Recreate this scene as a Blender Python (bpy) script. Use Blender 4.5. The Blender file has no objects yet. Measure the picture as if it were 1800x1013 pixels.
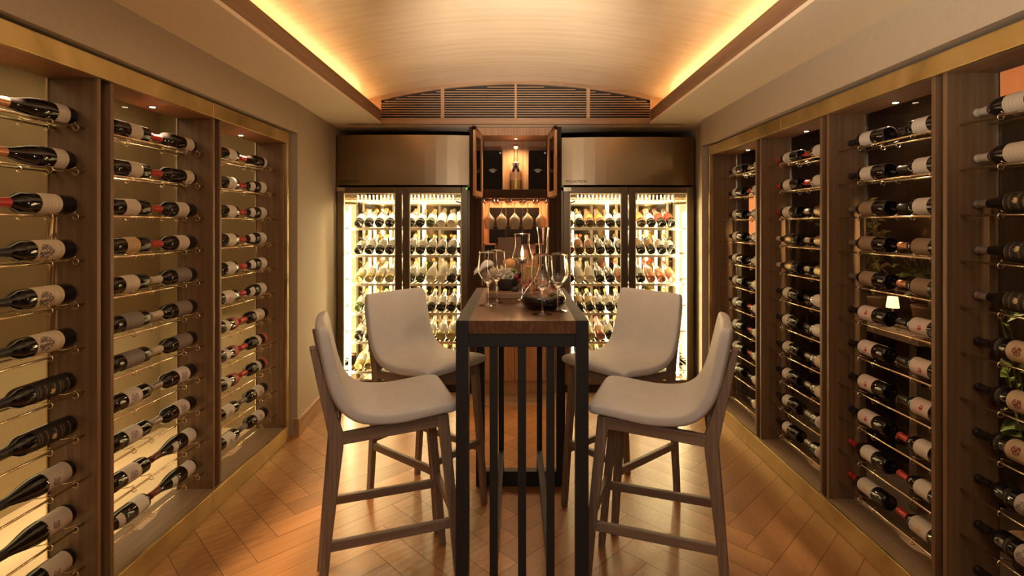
import bpy, bmesh, math, random
from mathutils import Vector, Matrix
random.seed(7)
PI = math.pi
C = bpy.context.scene.collection
SC = bpy.context.scene

# ------------------------------------------------------------------ camera, world, exposure
F = 910.0                                   # focal length in pixels of the 1800 px frame
cam = bpy.data.cameras.new('camera')
cam.sensor_width = 36; cam.lens = F/1800*36
cam.shift_x = -9/1800; cam.shift_y = -112.5/1800
cam.clip_start = .02
camo = bpy.data.objects.new('camera', cam); C.objects.link(camo)
camo.location = (0, 0, 1.5); camo.rotation_euler = (PI/2, 0, 0)
SC.camera = camo
SC.view_settings.view_transform = 'Standard'; SC.view_settings.look = 'None'
SC.view_settings.gamma = 1; SC.view_settings.exposure = 0.2
SC.view_settings.use_curve_mapping = False
SC.cycles.use_denoising = True
SC.cycles.max_bounces = 10; SC.cycles.diffuse_bounces = 4; SC.cycles.glossy_bounces = 5
SC.cycles.transmission_bounces = 8; SC.cycles.transparent_max_bounces = 12
SC.cycles.sample_clamp_indirect = 6; SC.cycles.caustics_reflective = False; SC.cycles.caustics_refractive = False
w = bpy.data.worlds.new('world'); SC.world = w; w.use_nodes = True
w.node_tree.nodes['Background'].inputs[0].default_value = (1, .78, .55, 1)
w.node_tree.nodes['Background'].inputs[1].default_value = .02

WARM = (1.0, .60, .28); WARMER = (1.0, .50, .20); SOFT = (1.0, .74, .50)
def light(kind, name, loc, energy, col, target=None, **kw):
    d = bpy.data.lights.new(name, kind); d.energy = energy; d.color = col
    for k, v in kw.items(): setattr(d, k, v)
    o = bpy.data.objects.new(name, d); C.objects.link(o); o.location = loc
    if target is not None:
        o.rotation_euler = (Vector(target)-Vector(loc)).to_track_quat('-Z', 'Y').to_euler()
    return o
# LED strips lying in the two ceiling coves
for s in (-1, 1):
    l = light('AREA', 'cove_light', (s*1.27-.012, 1.5, 2.455), 11.5, (1, .58, .23), None, shape='RECTANGLE', size=.05, size_y=5.8)
    l.rotation_euler = (PI, s*math.radians(-45), 0)
# unseen area fills added behind the camera: right wall and soffit, then the seats
light('AREA', 'right_wall_fill', (-1.2, -.6, 1.3), 24, (1, .88, .76), (1.25, 1.7, 3.75), shape='RECTANGLE', size=.4, size_y=.4, spread=math.radians(64))
light('AREA', 'front_fill', (0, -1.2, 2.2), 11, (1, .92, .84), (0, 2.2, .7), shape='RECTANGLE', size=1.4, size_y=.5)
# photographer's lamp standing low behind the viewer's side of the table, turned up to the vault
light('SPOT', 'low_uplight', (.06, .72, .98), 600, (1, .92, .80), (-.012, 3.55, 2.76), spot_size=math.radians(36), spot_blend=1.0, shadow_soft_size=.09)
# added spot without a fixture, fills the table and seats from above
light('SPOT', 'table_fill', (-.012, 1.2, 2.66), 11, (1, .90, .80), (-.012, 2.5, .9), spot_size=math.radians(75), spot_blend=.8, shadow_soft_size=.12)

# ------------------------------------------------------------------ materials
MATS = {}
def new_mat(name):
    m = bpy.data.materials.new(name); m.use_nodes = True
    nt = m.node_tree; b = nt.nodes['Principled BSDF']
    return m, nt, b
def N(nt, t, **kw):
    n = nt.nodes.new(t)
    for k, v in kw.items():
        if k in ('operation', 'blend_type', 'data_type', 'wave_type', 'bands_direction', 'noise_dimensions', 'layer_name', 'wave_profile', 'attribute_name'): setattr(n, k, v)
        else: n.inputs[k].default_value = v
    return n
def ramp(nt, fac, stops):
    r = nt.nodes.new('ShaderNodeValToRGB'); e = r.color_ramp.elements
    while len(e) > 1: e.remove(e[-1])
    e[0].position = stops[0][0]; e[0].color = (*stops[0][1], 1)
    for p, c in stops[1:]:
        x = e.new(p); x.color = (*c, 1)
    nt.links.new(fac, r.inputs[0]); return r.outputs[0]
def mixc(nt, f, a, b):
    n = nt.nodes.new('ShaderNodeMix'); n.data_type = 'RGBA'
    for sock, v in ((0, f), (6, a), (7, b)):
        if hasattr(v, 'is_linked') or hasattr(v, 'links'): nt.links.new(v, n.inputs[sock])
        elif sock == 0: n.inputs[0].default_value = v
        else: n.inputs[sock].default_value = (*v[:3], 1)
    return n.outputs[2]
def mth(nt, op, a, b=None, c=None):
    n = nt.nodes.new('ShaderNodeMath'); n.operation = op
    for i, v in enumerate((a, b, c)):
        if v is None: continue
        if isinstance(v, (int, float)): n.inputs[i].default_value = v
        else: nt.links.new(v, n.inputs[i])
    return n.outputs[0]
def plain(name, col, rough=.5, metal=0, coat=0, spec=.5, bump=0, bscale=80, **kw):
    if name in MATS: return MATS[name]
    m, nt, b = new_mat(name)
    b.inputs['Base Color'].default_value = (*col, 1); b.inputs['Roughness'].default_value = rough
    b.inputs['Metallic'].default_value = metal; b.inputs['Coat Weight'].default_value = coat
    b.inputs['Specular IOR Level'].default_value = spec
    tc = nt.nodes.new('ShaderNodeTexCoord')
    nz = N(nt, 'ShaderNodeTexNoise', Scale=bscale, Detail=3)
    nt.links.new(tc.outputs['Object'], nz.inputs['Vector'])
    nt.links.new(mixc(nt, nz.outputs[0], tuple(c*.9 for c in col), tuple(min(1, c*1.08) for c in col)), b.inputs['Base Color'])
    if bump:
        bp = N(nt, 'ShaderNodeBump', Strength=bump, Distance=.002); nt.links.new(nz.outputs[0], bp.inputs['Height']); nt.links.new(bp.outputs[0], b.inputs['Normal'])
    for k, v in kw.items():
        b.inputs[k].default_value = v
    MATS[name] = m; return m
def wood(name, c1, c2, c3, axis='Z', scale=1.0, rough=.45, coat=0, use_uv=False, attr=False):
    """c1 dark grain, c2 mean, c3 light; grain runs along axis"""
    m, nt, b = new_mat(name); L = nt.links.new
    tc = nt.nodes.new('ShaderNodeTexCoord'); mp = nt.nodes.new('ShaderNodeMapping')
    src = tc.outputs['UV'] if use_uv else tc.outputs['Object']
    long_, cross = 1.3*scale, 26*scale
    sc = {'X': (long_, cross, cross), 'Y': (cross, long_, cross), 'Z': (cross, cross, long_)}[axis]
    mp.inputs['Scale'].default_value = sc; L(src, mp.inputs['Vector'])
    vec = mp.outputs[0]
    at = None
    if attr:
        at = nt.nodes.new('ShaderNodeAttribute'); at.attribute_name = 'tone'
        ad = nt.nodes.new('ShaderNodeVectorMath'); ad.operation = 'MULTIPLY_ADD'
        L(at.outputs['Color'], ad.inputs[0]); ad.inputs[1].default_value = (40, 23, 31); L(vec, ad.inputs[2]); vec = ad.outputs[0]
    n1 = N(nt, 'ShaderNodeTexNoise', Scale=1.0, Detail=4, Distortion=1.2); L(vec, n1.inputs['Vector'])
    n2 = N(nt, 'ShaderNodeTexNoise', Scale=6.0, Detail=5, Distortion=.3); L(vec, n2.inputs['Vector'])
    wv = N(nt, 'ShaderNodeTexWave', Scale=.55, Distortion=7.0, Detail=2.5); wv.bands_direction = {'X': 'Y', 'Y': 'X', 'Z': 'X'}[axis]
    wv.inputs['Detail Scale'].default_value = .8; L(vec, wv.inputs['Vector'])
    f = mth(nt, 'ADD', mth(nt, 'MULTIPLY', n1.outputs[0], .55), mth(nt, 'MULTIPLY', n2.outputs[0], .35))
    f = mth(nt, 'ADD', f, mth(nt, 'MULTIPLY', wv.outputs['Fac'], .10))
    col = ramp(nt, f, [(.28, c1), (.5, c2), (.72, c3)])
    if attr:
        hv = nt.nodes.new('ShaderNodeHueSaturation'); L(col, hv.inputs['Color'])
        L(mth(nt, 'ADD', mth(nt, 'MULTIPLY', at.outputs['Fac'], .55), .70), hv.inputs['Value']); col = hv.outputs[0]
    L(col, b.inputs['Base Color'])
    b.inputs['Roughness'].default_value = rough; b.inputs['Coat Weight'].default_value = coat; b.inputs['Coat Roughness'].default_value = .2
    bp = N(nt, 'ShaderNodeBump', Strength=.15, Distance=.002); L(n2.outputs[0], bp.inputs['Height']); L(bp.outputs[0], b.inputs['Normal'])
    MATS[name] = m; return m
def emis(name, col, s):
    if name in MATS: return MATS[name]
    m, nt, b = new_mat(name); b.inputs['Base Color'].default_value = (*col, 1)
    b.inputs['Emission Color'].default_value = (*col, 1); b.inputs['Emission Strength'].default_value = s
    MATS[name] = m; return m
def pane_mat(name, tint=(1, 1, 1), refl=.9, base=.04):
    m, nt, b = new_mat(name); L = nt.links.new
    nt.nodes.remove(b); out = nt.nodes['Material Output']
    t = nt.nodes.new('ShaderNodeBsdfTransparent'); t.inputs[0].default_value = (*tint, 1)
    g = nt.nodes.new('ShaderNodeBsdfGlossy'); g.inputs['Roughness'].default_value = .02
    lw = nt.nodes.new('ShaderNodeFresnel'); lw.inputs['IOR'].default_value = 1.5
    mx = nt.nodes.new('ShaderNodeMixShader')
    geo = nt.nodes.new('ShaderNodeNewGeometry')
    fr = mth(nt, 'ADD', mth(nt, 'MULTIPLY', lw.outputs[0], refl), base-.04 if base > .04 else 0.0)
    L(mth(nt, 'MULTIPLY', fr, mth(nt, 'SUBTRACT', 1.0, geo.outputs['Backfacing'])), mx.inputs[0])
    L(t.outputs[0], mx.inputs[1]); L(g.outputs[0], mx.inputs[2]); L(mx.outputs[0], out.inputs[0])
    MATS[name] = m; return m

M_paint = plain('wall_paint', (.47, .385, .27), .75, bump=.03, bscale=60)
M_soff = plain('soffit_paint', (.84, .70, .50), .7, bump=.02, bscale=60)
M_vault = wood('vault_veneer', (.62, .44, .27), (.71, .53, .34), (.77, .59, .40), 'X', .28, .38, .15)
M_fascia = wood('fascia_oak', (.17, .095, .045), (.27, .155, .08), (.36, .22, .12), 'Y', .6, .5)
M_grilleX = wood('grille_oak', (.24, .13, .06), (.36, .21, .11), (.45, .28, .16), 'X', .6, .5)
M_rackZ = wood('rack_walnut', (.135, .075, .034), (.19, .108, .050), (.245, .145, .072), 'Z', .7, .45, .1)
M_rackY = wood('rack_walnut_flat', (.19, .12, .07), (.28, .19, .12), (.36, .25, .16), 'Y', .8, .45, .1)
M_top = wood('rack_canopy', (.20, .11, .05), (.30, .17, .085), (.38, .23, .12), 'Y', .8, .45)
M_cab = wood('cabinet_oak', (.32, .16, .07), (.44, .235, .11), (.54, .31, .16), 'Z', .8, .5)
M_cabd = wood('cabinet_walnut', (.030, .013, .006), (.048, .021, .010), (.07, .032, .015), 'Z', .8, .6)
M_cabd.node_tree.nodes['Principled BSDF'].inputs['Specular IOR Level'].default_value = .15
M_floor = wood('floor_oak', (.26, .108, .034), (.37, .165, .054), (.47, .23, .084), 'X', .42, .33, .2, use_uv=True, attr=True)
M_stoolw = wood('stool_ash', (.15, .105, .072), (.22, .155, .11), (.30, .225, .17), 'Z', 1.2, .5)
M_stoolx = wood('stool_ash_rail', (.15, .105, .072), (.22, .155, .11), (.30, .225, .17), 'X', 1.6, .5)
M_table = wood('table_walnut', (.06, .026, .011), (.115, .055, .024), (.18, .095, .043), 'Y', .9, .36, 0)
M_table.node_tree.nodes['Principled BSDF'].inputs['Specular IOR Level'].default_value = .35
M_board = wood('board_wood', (.26, .15, .08), (.40, .25, .14), (.5, .33, .2), 'X', 1.4, .5)
M_steel = plain('black_steel', (.022, .023, .025), .5, 0, spec=.3)
M_stain = plain('brushed_steel', (.20, .155, .10), .30, 1.0, bump=.06, bscale=300)
M_head = plain('header_steel', (.34, .25, .15), .28, 1.0, bump=.04, bscale=300)
M_mirror = plain('cooler_lining', (.46, .385, .28), .07, 1.0)
M_shelf = plain('cooler_shelf', (.85, .78, .66), .3, .5)
M_dark = plain('dark_parts_and_shade', (.02, .015, .012), .6)  # near-black of various dark parts, and of the shade slabs in the cubbies
M_fabric = plain('seat_fabric', (.57, .565, .55), .62, bump=.25, bscale=14)
M_leathb = plain('menu_leather', (.17, .095, .045), .5, bump=.2, bscale=60)
M_boxk = plain('gift_box', (.007, .005, .004), .6, spec=.15)
M_silver = plain('silver_ink', (.45, .42, .38), .4, .7)
M_chrome = plain('chrome', (.75, .75, .75), .08, 1.0)
M_hinge = plain('hinge_metal', (.8, .7, .5), .2, 1.0)
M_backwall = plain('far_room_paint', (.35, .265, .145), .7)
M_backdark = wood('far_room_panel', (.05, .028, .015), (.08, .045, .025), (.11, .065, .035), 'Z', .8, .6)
M_led = emis('led_tube', (1, .78, .42), 62.0)
M_lens = emis('downlight_lens', (1, .78, .5), 14.0)
M_flame = emis('flame', (1, .62, .25), 60.0)
M_shadeo = emis('orange_shade', (1, .30, .09), .42)
M_pane = pane_mat('clear_pane', (.97, .96, .93), .8)
M_coolpane = pane_mat('cooler_glass', (.96, .95, .90), .5)
M_smoke = pane_mat('cabinet_glass', (.30, .24, .18), 1.0)
M_thin = pane_mat('thin_glass', (.985, .98, .97), 1.6, .06)
M_foot = pane_mat('glass_foot', (.98, .97, .95), 1.5, .12)
M_hang = plain('hanging_crystal', (1, .90, .70), .22, **{'Transmission Weight': .75, 'IOR': 1.4})
M_thinwarm = pane_mat('hanging_glass', (.93, .86, .76), 2.2, .14)
M_glass = plain('crystal', (1, 1, 1), .0, **{'Transmission Weight': 1.0, 'IOR': 1.45})
for lk in list(M_glass.node_tree.links):
    if lk.to_socket.name == 'Base Color': M_glass.node_tree.links.remove(lk)
M_glass.node_tree.nodes['Principled BSDF'].inputs['Base Color'].default_value = (1, 1, 1, 1)
def soften_glass(m, f):
    nt = m.node_tree; b = nt.nodes['Principled BSDF']; t = nt.nodes.new('ShaderNodeBsdfTransparent'); mx = nt.nodes.new('ShaderNodeMixShader')
    mx.inputs[0].default_value = f; nt.links.new(b.outputs[0], mx.inputs[1]); nt.links.new(t.outputs[0], mx.inputs[2]); nt.links.new(mx.outputs[0], nt.nodes['Material Output'].inputs[0])
M_wine = plain('red_wine', (.010, .0015, .002), .12, spec=.2)

def mk_brass():
    m, nt, b = new_mat('aged_brass'); L = nt.links.new
    tc = nt.nodes.new('ShaderNodeTexCoord')
    n1 = N(nt, 'ShaderNodeTexNoise', Scale=3.0, Detail=5, Distortion=.8); L(tc.outputs['Object'], n1.inputs['Vector'])
    n2 = N(nt, 'ShaderNodeTexNoise', Scale=60.0, Detail=2); L(tc.outputs['Object'], n2.inputs['Vector'])
    L(ramp(nt, n1.outputs[0], [(.3, (.36, .26, .09)), (.5, (.58, .43, .17)), (.7, (.72, .55, .26))]), b.inputs['Base Color'])
    b.inputs['Metallic'].default_value = .85
    L(mth(nt, 'ADD', mth(nt, 'MULTIPLY', n1.outputs[0], .35), .18), b.inputs['Roughness'])
    bp = N(nt, 'ShaderNodeBump', Strength=.12, Distance=.002); L(n2.outputs[0], bp.inputs['Height']); L(bp.outputs[0], b.inputs['Normal'])
    return m
M_brass = mk_brass()
M_rod = plain('rod_brass', (.92, .78, .54), .20, 1.0)

def label_mat(name, base, ink, emblem=None, ez=.12, er=.02, edge=None, metal=0, lines=True, zl=(0.0, .3), freq=170):
    """paper label: broken lines of small print and an optional emblem, laid out round the bottle"""
    m, nt, b = new_mat(name); L = nt.links.new
    tc = nt.nodes.new('ShaderNodeTexCoord'); sp = nt.nodes.new('ShaderNodeSeparateXYZ'); L(tc.outputs['Object'], sp.inputs[0])
    x, y, z = sp.outputs
    ang = mth(nt, 'ARCTAN2', y, x)
    n1 = N(nt, 'ShaderNodeTexNoise', Scale=9.0, Detail=3); L(tc.outputs['Object'], n1.inputs['Vector'])
    col = mixc(nt, n1.outputs[0], tuple(c*.92 for c in base), base)
    if lines:
        cmb = nt.nodes.new('ShaderNodeCombineXYZ'); L(mth(nt, 'MULTIPLY', ang, 16.0), cmb.inputs[0]); L(mth(nt, 'FLOOR', mth(nt, 'MULTIPLY', z, freq)), cmb.inputs[1])
        wn = N(nt, 'ShaderNodeTexNoise', Scale=1.9, Detail=1); L(cmb.outputs[0], wn.inputs['Vector'])
        rowm = mth(nt, 'LESS_THAN', mth(nt, 'FRACT', mth(nt, 'MULTIPLY', z, freq)), .42)
        row2 = mth(nt, 'LESS_THAN', mth(nt, 'FRACT', mth(nt, 'MULTIPLY', z, freq/2.6)), .5)
        msk = mth(nt, 'MULTIPLY', mth(nt, 'MULTIPLY', rowm, row2), mth(nt, 'GREATER_THAN', wn.outputs[0], .5))
        msk = mth(nt, 'MULTIPLY', msk, mth(nt, 'LESS_THAN', mth(nt, 'ABSOLUTE', ang), .85))
        col = mixc(nt, mth(nt, 'MULTIPLY', msk, .5), col, ink)
    if emblem:
        dy = mth(nt, 'MULTIPLY', ang, .037); dz = mth(nt, 'SUBTRACT', z, ez)
        r = mth(nt, 'SQRT', mth(nt, 'ADD', mth(nt, 'MULTIPLY', dy, dy), mth(nt, 'MULTIPLY', dz, dz)))
        n3 = N(nt, 'ShaderNodeTexNoise', Scale=150.0, Detail=3); L(tc.outputs['Object'], n3.inputs['Vector'])
        e = mth(nt, 'MULTIPLY', mth(nt, 'LESS_THAN', r, er), mth(nt, 'GREATER_THAN', n3.outputs[0], .46))
        col = mixc(nt, e, col, emblem)
    L(col, b.inputs['Base Color']); b.inputs['Roughness'].default_value = .55 if not metal else .3; b.inputs['Metallic'].default_value = metal
    b.inputs['Specular IOR Level'].default_value = .3
    return m

# ------------------------------------------------------------------ mesh helpers
def link_obj(name, me, mat, parent=None, smooth=False):
    o = bpy.data.objects.new(name, me)
    if mat is not None and not me.materials: me.materials.append(mat)
    if smooth:
        for p in me.polygons: p.use_smooth = True
    C.objects.link(o); o.parent = parent
    return o
def tag(o, label=None, cat=None, group=None, kind=None):
    if label: o['label'] = label
    if cat: o['category'] = cat
    if group: o['group'] = group
    if kind: o['kind'] = kind
    return o
def empty(name, loc=(0, 0, 0), rz=0, label=None, cat=None, group=None):
    o = bpy.data.objects.new(name, None); C.objects.link(o); o.location = loc; o.rotation_euler = (0, 0, rz)
    o.empty_display_size = .05
    return tag(o, label, cat, group)
class MB:
    def __init__(s): s.v = []; s.f = []
    def add(s, vs, fs):
        n = len(s.v); s.v += [tuple(p) for p in vs]; s.f += [tuple(i+n for i in f) for f in fs]; return s
    def box(s, x0, x1, y0, y1, z0, z1, mat=None):
        x0, x1 = min(x0, x1), max(x0, x1); y0, y1 = min(y0, y1), max(y0, y1); z0, z1 = min(z0, z1), max(z0, z1)
        vs = [Vector(p) for p in ((x0,y0,z0),(x1,y0,z0),(x1,y1,z0),(x0,y1,z0),(x0,y0,z1),(x1,y0,z1),(x1,y1,z1),(x0,y1,z1))]
        if mat is not None: vs = [mat @ p for p in vs]
        return s.add(vs, [(3,2,1,0),(4,5,6,7),(0,1,5,4),(1,2,6,5),(2,3,7,6),(3,0,4,7)])
    def loft(s, rings, cap=True, close=True):
        n = len(rings[0]); vs = [p for r in rings for p in r]; fs = []
        for i in range(len(rings)-1):
            for j in range(n if close else n-1):
                k = (j+1) % n
                fs.append((i*n+j, i*n+k, (i+1)*n+k, (i+1)*n+j))
        if cap:
            fs.append(tuple(reversed(range(n)))); fs.append(tuple((len(rings)-1)*n+j for j in range(n)))
        return s.add(vs, fs)
    def lathe(s, prof, seg=24, a0=0, a1=2*PI, loc=(0, 0, 0)):
        full = abs(a1-a0-2*PI) < 1e-6; cols = seg if full else seg+1
        vs = []; fs = []
        for r, z in prof:
            for j in range(cols):
                a = a0+(a1-a0)*j/seg; vs.append((loc[0]+r*math.cos(a), loc[1]+r*math.sin(a), loc[2]+z))
        for i in range(len(prof)-1):
            for j in range(seg):
                k = (j+1) % cols
                fs.append((i*cols+j, i*cols+k, (i+1)*cols+k, (i+1)*cols+j))
        return s.add(vs, fs)
    def tube(s, pts, r, seg=8, closed=False, cap=True):
        pts = [Vector(p) for p in pts]; n = len(pts); rings = []
        up = None
        for i, p in enumerate(pts):
            if closed: t = pts[(i+1) % n]-pts[i-1]
            else: t = pts[min(i+1, n-1)]-pts[max(i-1, 0)]
            t.normalize()
            if up is None:
                up = t.orthogonal().normalized()
            up = (up-t*up.dot(t)).normalized(); b = t.cross(up)
            rr = r[i] if isinstance(r, (list, tuple)) else r
            rings.append([p+(up*math.cos(2*PI*j/seg)+b*math.sin(2*PI*j/seg))*rr for j in range(seg)])
        if closed: rings.append(rings[0])
        return s.loft(rings, cap=cap and not closed)
    def build(s, name, mat, parent=None, smooth=False, bevel=0):
        me = bpy.data.meshes.new(name); me.from_pydata(s.v, [], s.f); me.update()
        bm = bmesh.new(); bm.from_mesh(me)
        if s.f and smooth: bmesh.ops.remove_doubles(bm, verts=bm.verts, dist=1e-6)
        bmesh.ops.recalc_face_normals(bm, faces=bm.faces); bm.to_mesh(me); bm.free()
        o = link_obj(name, me, mat, parent, smooth)
        if bevel:
            md = o.modifiers.new('bevel', 'BEVEL'); md.width = bevel; md.segments = 2; md.limit_method = 'ANGLE'
        return o
def box(name, x0, x1, y0, y1, z0, z1, mat, parent=None, bevel=0):
    return MB().box(x0, x1, y0, y1, z0, z1).build(name, mat, parent, bevel=bevel)
def struct(o): o['kind'] = 'structure'; return o
def taper(name, p0, p1, a0, b0, a1, b1, mat, parent, xdir=(1, 0, 0), bevel=.004):
    """square bar from p0 to p1; section a (along xdir) by b"""
    p0, p1 = Vector(p0), Vector(p1); t = (p1-p0).normalized(); x = Vector(xdir); x = (x-t*x.dot(t)).normalized(); y = t.cross(x)
    r = []
    for p, a, b in ((p0, a0, b0), (p1, a1, b1)):
        r.append([p+x*a/2*i+y*b/2*j for i, j in ((1, 1), (-1, 1), (-1, -1), (1, -1))])
    return MB().loft(r).build(name, mat, parent, bevel=bevel)

# ------------------------------------------------------------------ room shell
WL, WR = -1.555, 1.525           # wall faces
YB, Y0 = 5.36, -1.6              # back of the fridge recess, open end behind the viewer
SOF = 2.36
# floor: herringbone of oak planks cut to the room
def herringbone():
    W_, L_ = .135, .81; v = []; f = []; tone = []; uv = []
    rot = Matrix.Rotation(math.radians(45), 3, 'Z')
    xr, ya, yb = 3.2, -1.7, 5.5
    for n in range(-14, 15):
        for k in range(-60, 70):
            for q in (0, 1):
                if q == 0: x0, y0, dx, dy = k*W_-n*L_, k*W_+n*L_, L_, W_
                else: x0, y0, dx, dy = k*W_+L_-n*L_, (k+1)*W_-L_+n*L_, W_, L_
                c = rot @ Vector((x0+dx/2, y0+dy/2, 0))
                if abs(c.x) > xr+.5 or c.y < ya-.5 or c.y > yb+.5: continue
                g = .0011
                cs = [Vector((x0+g, y0+g, 0)), Vector((x0+dx-g, y0+g, 0)), Vector((x0+dx-g, y0+dy-g, 0)), Vector((x0+g, y0+dy-g, 0))]
                i = len(v); v += [rot @ p for p in cs]; f.append((i, i+1, i+2, i+3))
                tone.append((random.random(), random.random(), random.random()))
                uv.append([(p.x-x0, p.y-y0) if q == 0 else (p.y-y0, p.x-x0) for p in cs])
    me = bpy.data.meshes.new('floor'); me.from_pydata(v, [], f)
    ul = me.uv_layers.new(name='UVMap'); ca = me.color_attributes.new('tone', 'FLOAT_COLOR', 'CORNER')
    for pi, p in enumerate(me.polygons):
        for a, li in enumerate(p.loop_indices):
            ul.data[li].uv = uv[pi][a]; ca.data[li].color = (*tone[pi], 1)
    bm = bmesh.new(); bm.from_mesh(me)
    for co, no in (((-xr, 0, 0), (-1, 0, 0)), ((xr, 0, 0), (1, 0, 0)), ((0, ya, 0), (0, -1, 0)), ((0, 4.28, 0), (0, 1, 0))):
        bmesh.ops.bisect_plane(bm, geom=bm.verts[:]+bm.edges[:]+bm.faces[:], plane_co=co, plane_no=no, clear_outer=True)
    bm.to_mesh(me); bm.free()
    o = struct(link_obj('floor', me, M_floor))
    under = box('floor_gap', -xr, xr, ya, 5.5, -.03, -.0015, plain('joint_dark', (.05, .025, .012), .8)); under['kind'] = 'structure'
    # the straight border plank in front of the back cabinets
    b = MB().box(-1.62, 1.60, 4.283, 5.36, -.001, 0.0005).build('floor_border', M_grilleX); b['kind'] = 'structure'
herringbone()
# left wall: header over the rack opening, pier beyond it, wall before it
struct(MB().box(WL, -1.85, 1.10, 3.665, 2.145, SOF+.1).box(WL, -1.85, Y0, 1.10, 0, SOF+.1).build('wall_left', M_paint))
def pier(xa, xb, ya, yb, xo, name):
    mb = MB(); vs = [(xa, ya, 0), (xb, yb, 0), (xo, yb, 0), (xo, ya, 0)]
    vs += [(x, y, SOF+.1) for x, y, _ in vs]
    mb.add(vs, [(3,2,1,0),(4,5,6,7),(0,1,5,4),(1,2,6,5),(2,3,7,6),(3,0,4,7)]); return struct(mb.build(name, M_paint))
pier(WL, -1.615, 3.665, 4.60, -1.85, 'wall_left_pier')
struct(MB().box(WR, 1.85, 1.05, 4.27, 2.145, SOF+.1).box(WR, 1.85, Y0, 1.05, 0, SOF+.1).build('wall_right', M_paint))
pier(WR, 1.60, 4.27, 4.60, 1.85, 'wall_right_pier')
struct(box('wall_back', -1.85, 1.85, YB, YB+.1, 0, 2.6, M_dark))
for s, x in ((-1, -1.62), (1, 1.605)):
    struct(box('wall_recess', x, x+s*.1, 4.60, YB, 0, SOF, M_paint))
M_base = wood('baseboard_oak', (.30, .17, .08), (.42, .25, .12), (.52, .33, .17), 'Y', .8, .5)
mb = MB(); vs = [(WL+.018, 3.647, 0), (-1.597, 4.57, 0), (-1.62, 4.57, 0), (WL-.03, 3.647, 0)]; vs += [(x, y, .125) for x, y, _ in vs]
mb.add(vs, [(3,2,1,0),(4,5,6,7),(0,1,5,4),(1,2,6,5),(2,3,7,6),(3,0,4,7)]); struct(mb.build('baseboard_left', M_base, bevel=.004))
# soffits, recess ceiling
struct(MB().box(-1.168, -1.86, Y0, YB, SOF, SOF+.02).build('ceiling_soffit_left', M_soff))
struct(MB().box(1.143, 1.86, Y0, YB, SOF, SOF+.02).build('ceiling_soffit_right', M_soff))
struct(MB().box(-1.18, 1.155, 4.475, YB, SOF, SOF+.02).build('ceiling_soffit_back', M_soff))
struct(MB().box(-1.190, -1.168, Y0, 4.443, SOF+.02, 2.48).build('trim_1', M_fascia, bevel=.003))
struct(MB().box(1.143, 1.165, Y0, 4.443, SOF+.02, 2.48).build('trim_2', M_fascia, bevel=.003))
# barrel vault
RV, CX, ZT = 4.97, -.012, 2.735
def arcz(x): return ZT-RV+math.sqrt(RV*RV-(x-CX)**2)
mb = MB(); n = 48; rings = []
for y in (Y0, 4.60):
    ring = []
    for i in range(n+1):
        x = -1.46+2.92*i/n+CX; ring.append((x, y, arcz(x)))
    rings.append(ring)
mb.loft(rings, cap=False, close=False)
vault = struct(mb.build('ceiling', M_vault, smooth=True))
for s in (-1, 1):
    struct(box('trim_3' if s < 0 else 'trim_4', CX+s*1.44, CX+s*1.46, Y0, 4.5, SOF+.02, arcz(CX+1.44)+.01, M_soff))
struct(MB().box(-1.86, 1.86, Y0, YB, 2.75, 2.78).build('ceiling_slab', M_soff))
# louvred grille closing the vault
GY = 4.443
gr = empty('louvre_grille', (0, GY, SOF), label='wide oak louvred ventilation grille with an arched top under the curved ceiling', cat='ventilation grille')
def gbox(x0, x1, z0, z1, y0=0, y1=.03): return MB().box(x0, x1, y0, y1, z0-SOF, z1-SOF)
mb = gbox(-1.18, 1.155, SOF, 2.412)
nseg = 40
for i in range(nseg):           # arched head rail
    xa, xb = -1.18+2.335*i/nseg, -1.18+2.335*(i+1)/nseg
    za, zb = arcz(xa)+.01, arcz(xb)+.01; t = .045
    mb.add([(xa, 0, za-t-SOF), (xb, 0, zb-t-SOF), (xb, 0, zb-SOF), (xa, 0, za-SOF), (xa, .03, za-t-SOF), (xb, .03, zb-t-SOF), (xb, .03, zb-SOF), (xa, .03, za-SOF)],
           [(0,1,2,3),(7,6,5,4),(0,4,5,1),(3,2,6,7)])
mb.build('frame', M_grilleX, gr)
pan = [(-1.165, -.655), (-.625, -.022), (-.004, .595), (.625, 1.14)]
for a, b in ((-1.18, -1.165), (-.655, -.625), (-.022, -.004), (.595, .625), (1.14, 1.155)):
    zt = min(arcz(a), arcz(b))-.03
    gbox(a, b, 2.412, zt, -.002, .028).build('mullion', M_cab, gr)
for a, b in pan:
    mb = MB(); z = 2.426
    while z < 2.70:
        xa, xb = a, b
        h = z+.045+.012
        if h > ZT: break
        reach = math.sqrt(max(0, RV*RV-(h-ZT+RV)**2)); xa = max(a, CX-reach); xb = min(b, CX+reach)
        if xb-xa > .03:
            mb.add([(xa, .002, z-SOF), (xb, .002, z-SOF), (xb, .022, z+.008-SOF), (xa, .022, z+.008-SOF), (xa, .002, z+.008-SOF), (xb, .002, z+.008-SOF), (xb, .022, z+.016-SOF), (xa, .022, z+.016-SOF)],
                   [(3,2,1,0),(4,5,6,7),(0,1,5,4),(1,2,6,5),(2,3,7,6),(3,0,4,7)])
        z += .0205
    mb.build('louvre_slats', M_grilleX, gr)
def arc_plate(xa, xb, y0, y1, mat, name, off=.01, n=24):
    rings = []
    for i in range(n+1):
        x = xa+(xb-xa)*i/n; zt = arcz(x)-SOF+off
        rings.append([(x, y0, 0), (x, y1, 0), (x, y1, zt), (x, y0, zt)])
    return MB().loft(rings).build(name, mat, gr)
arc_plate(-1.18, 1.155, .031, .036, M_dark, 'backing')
arc_plate(-1.455, -1.165, -.001, .03, M_cab, 'infill_board', n=6); arc_plate(1.14, 1.44, -.001, .03, M_cab, 'infill_board', n=6)
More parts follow.
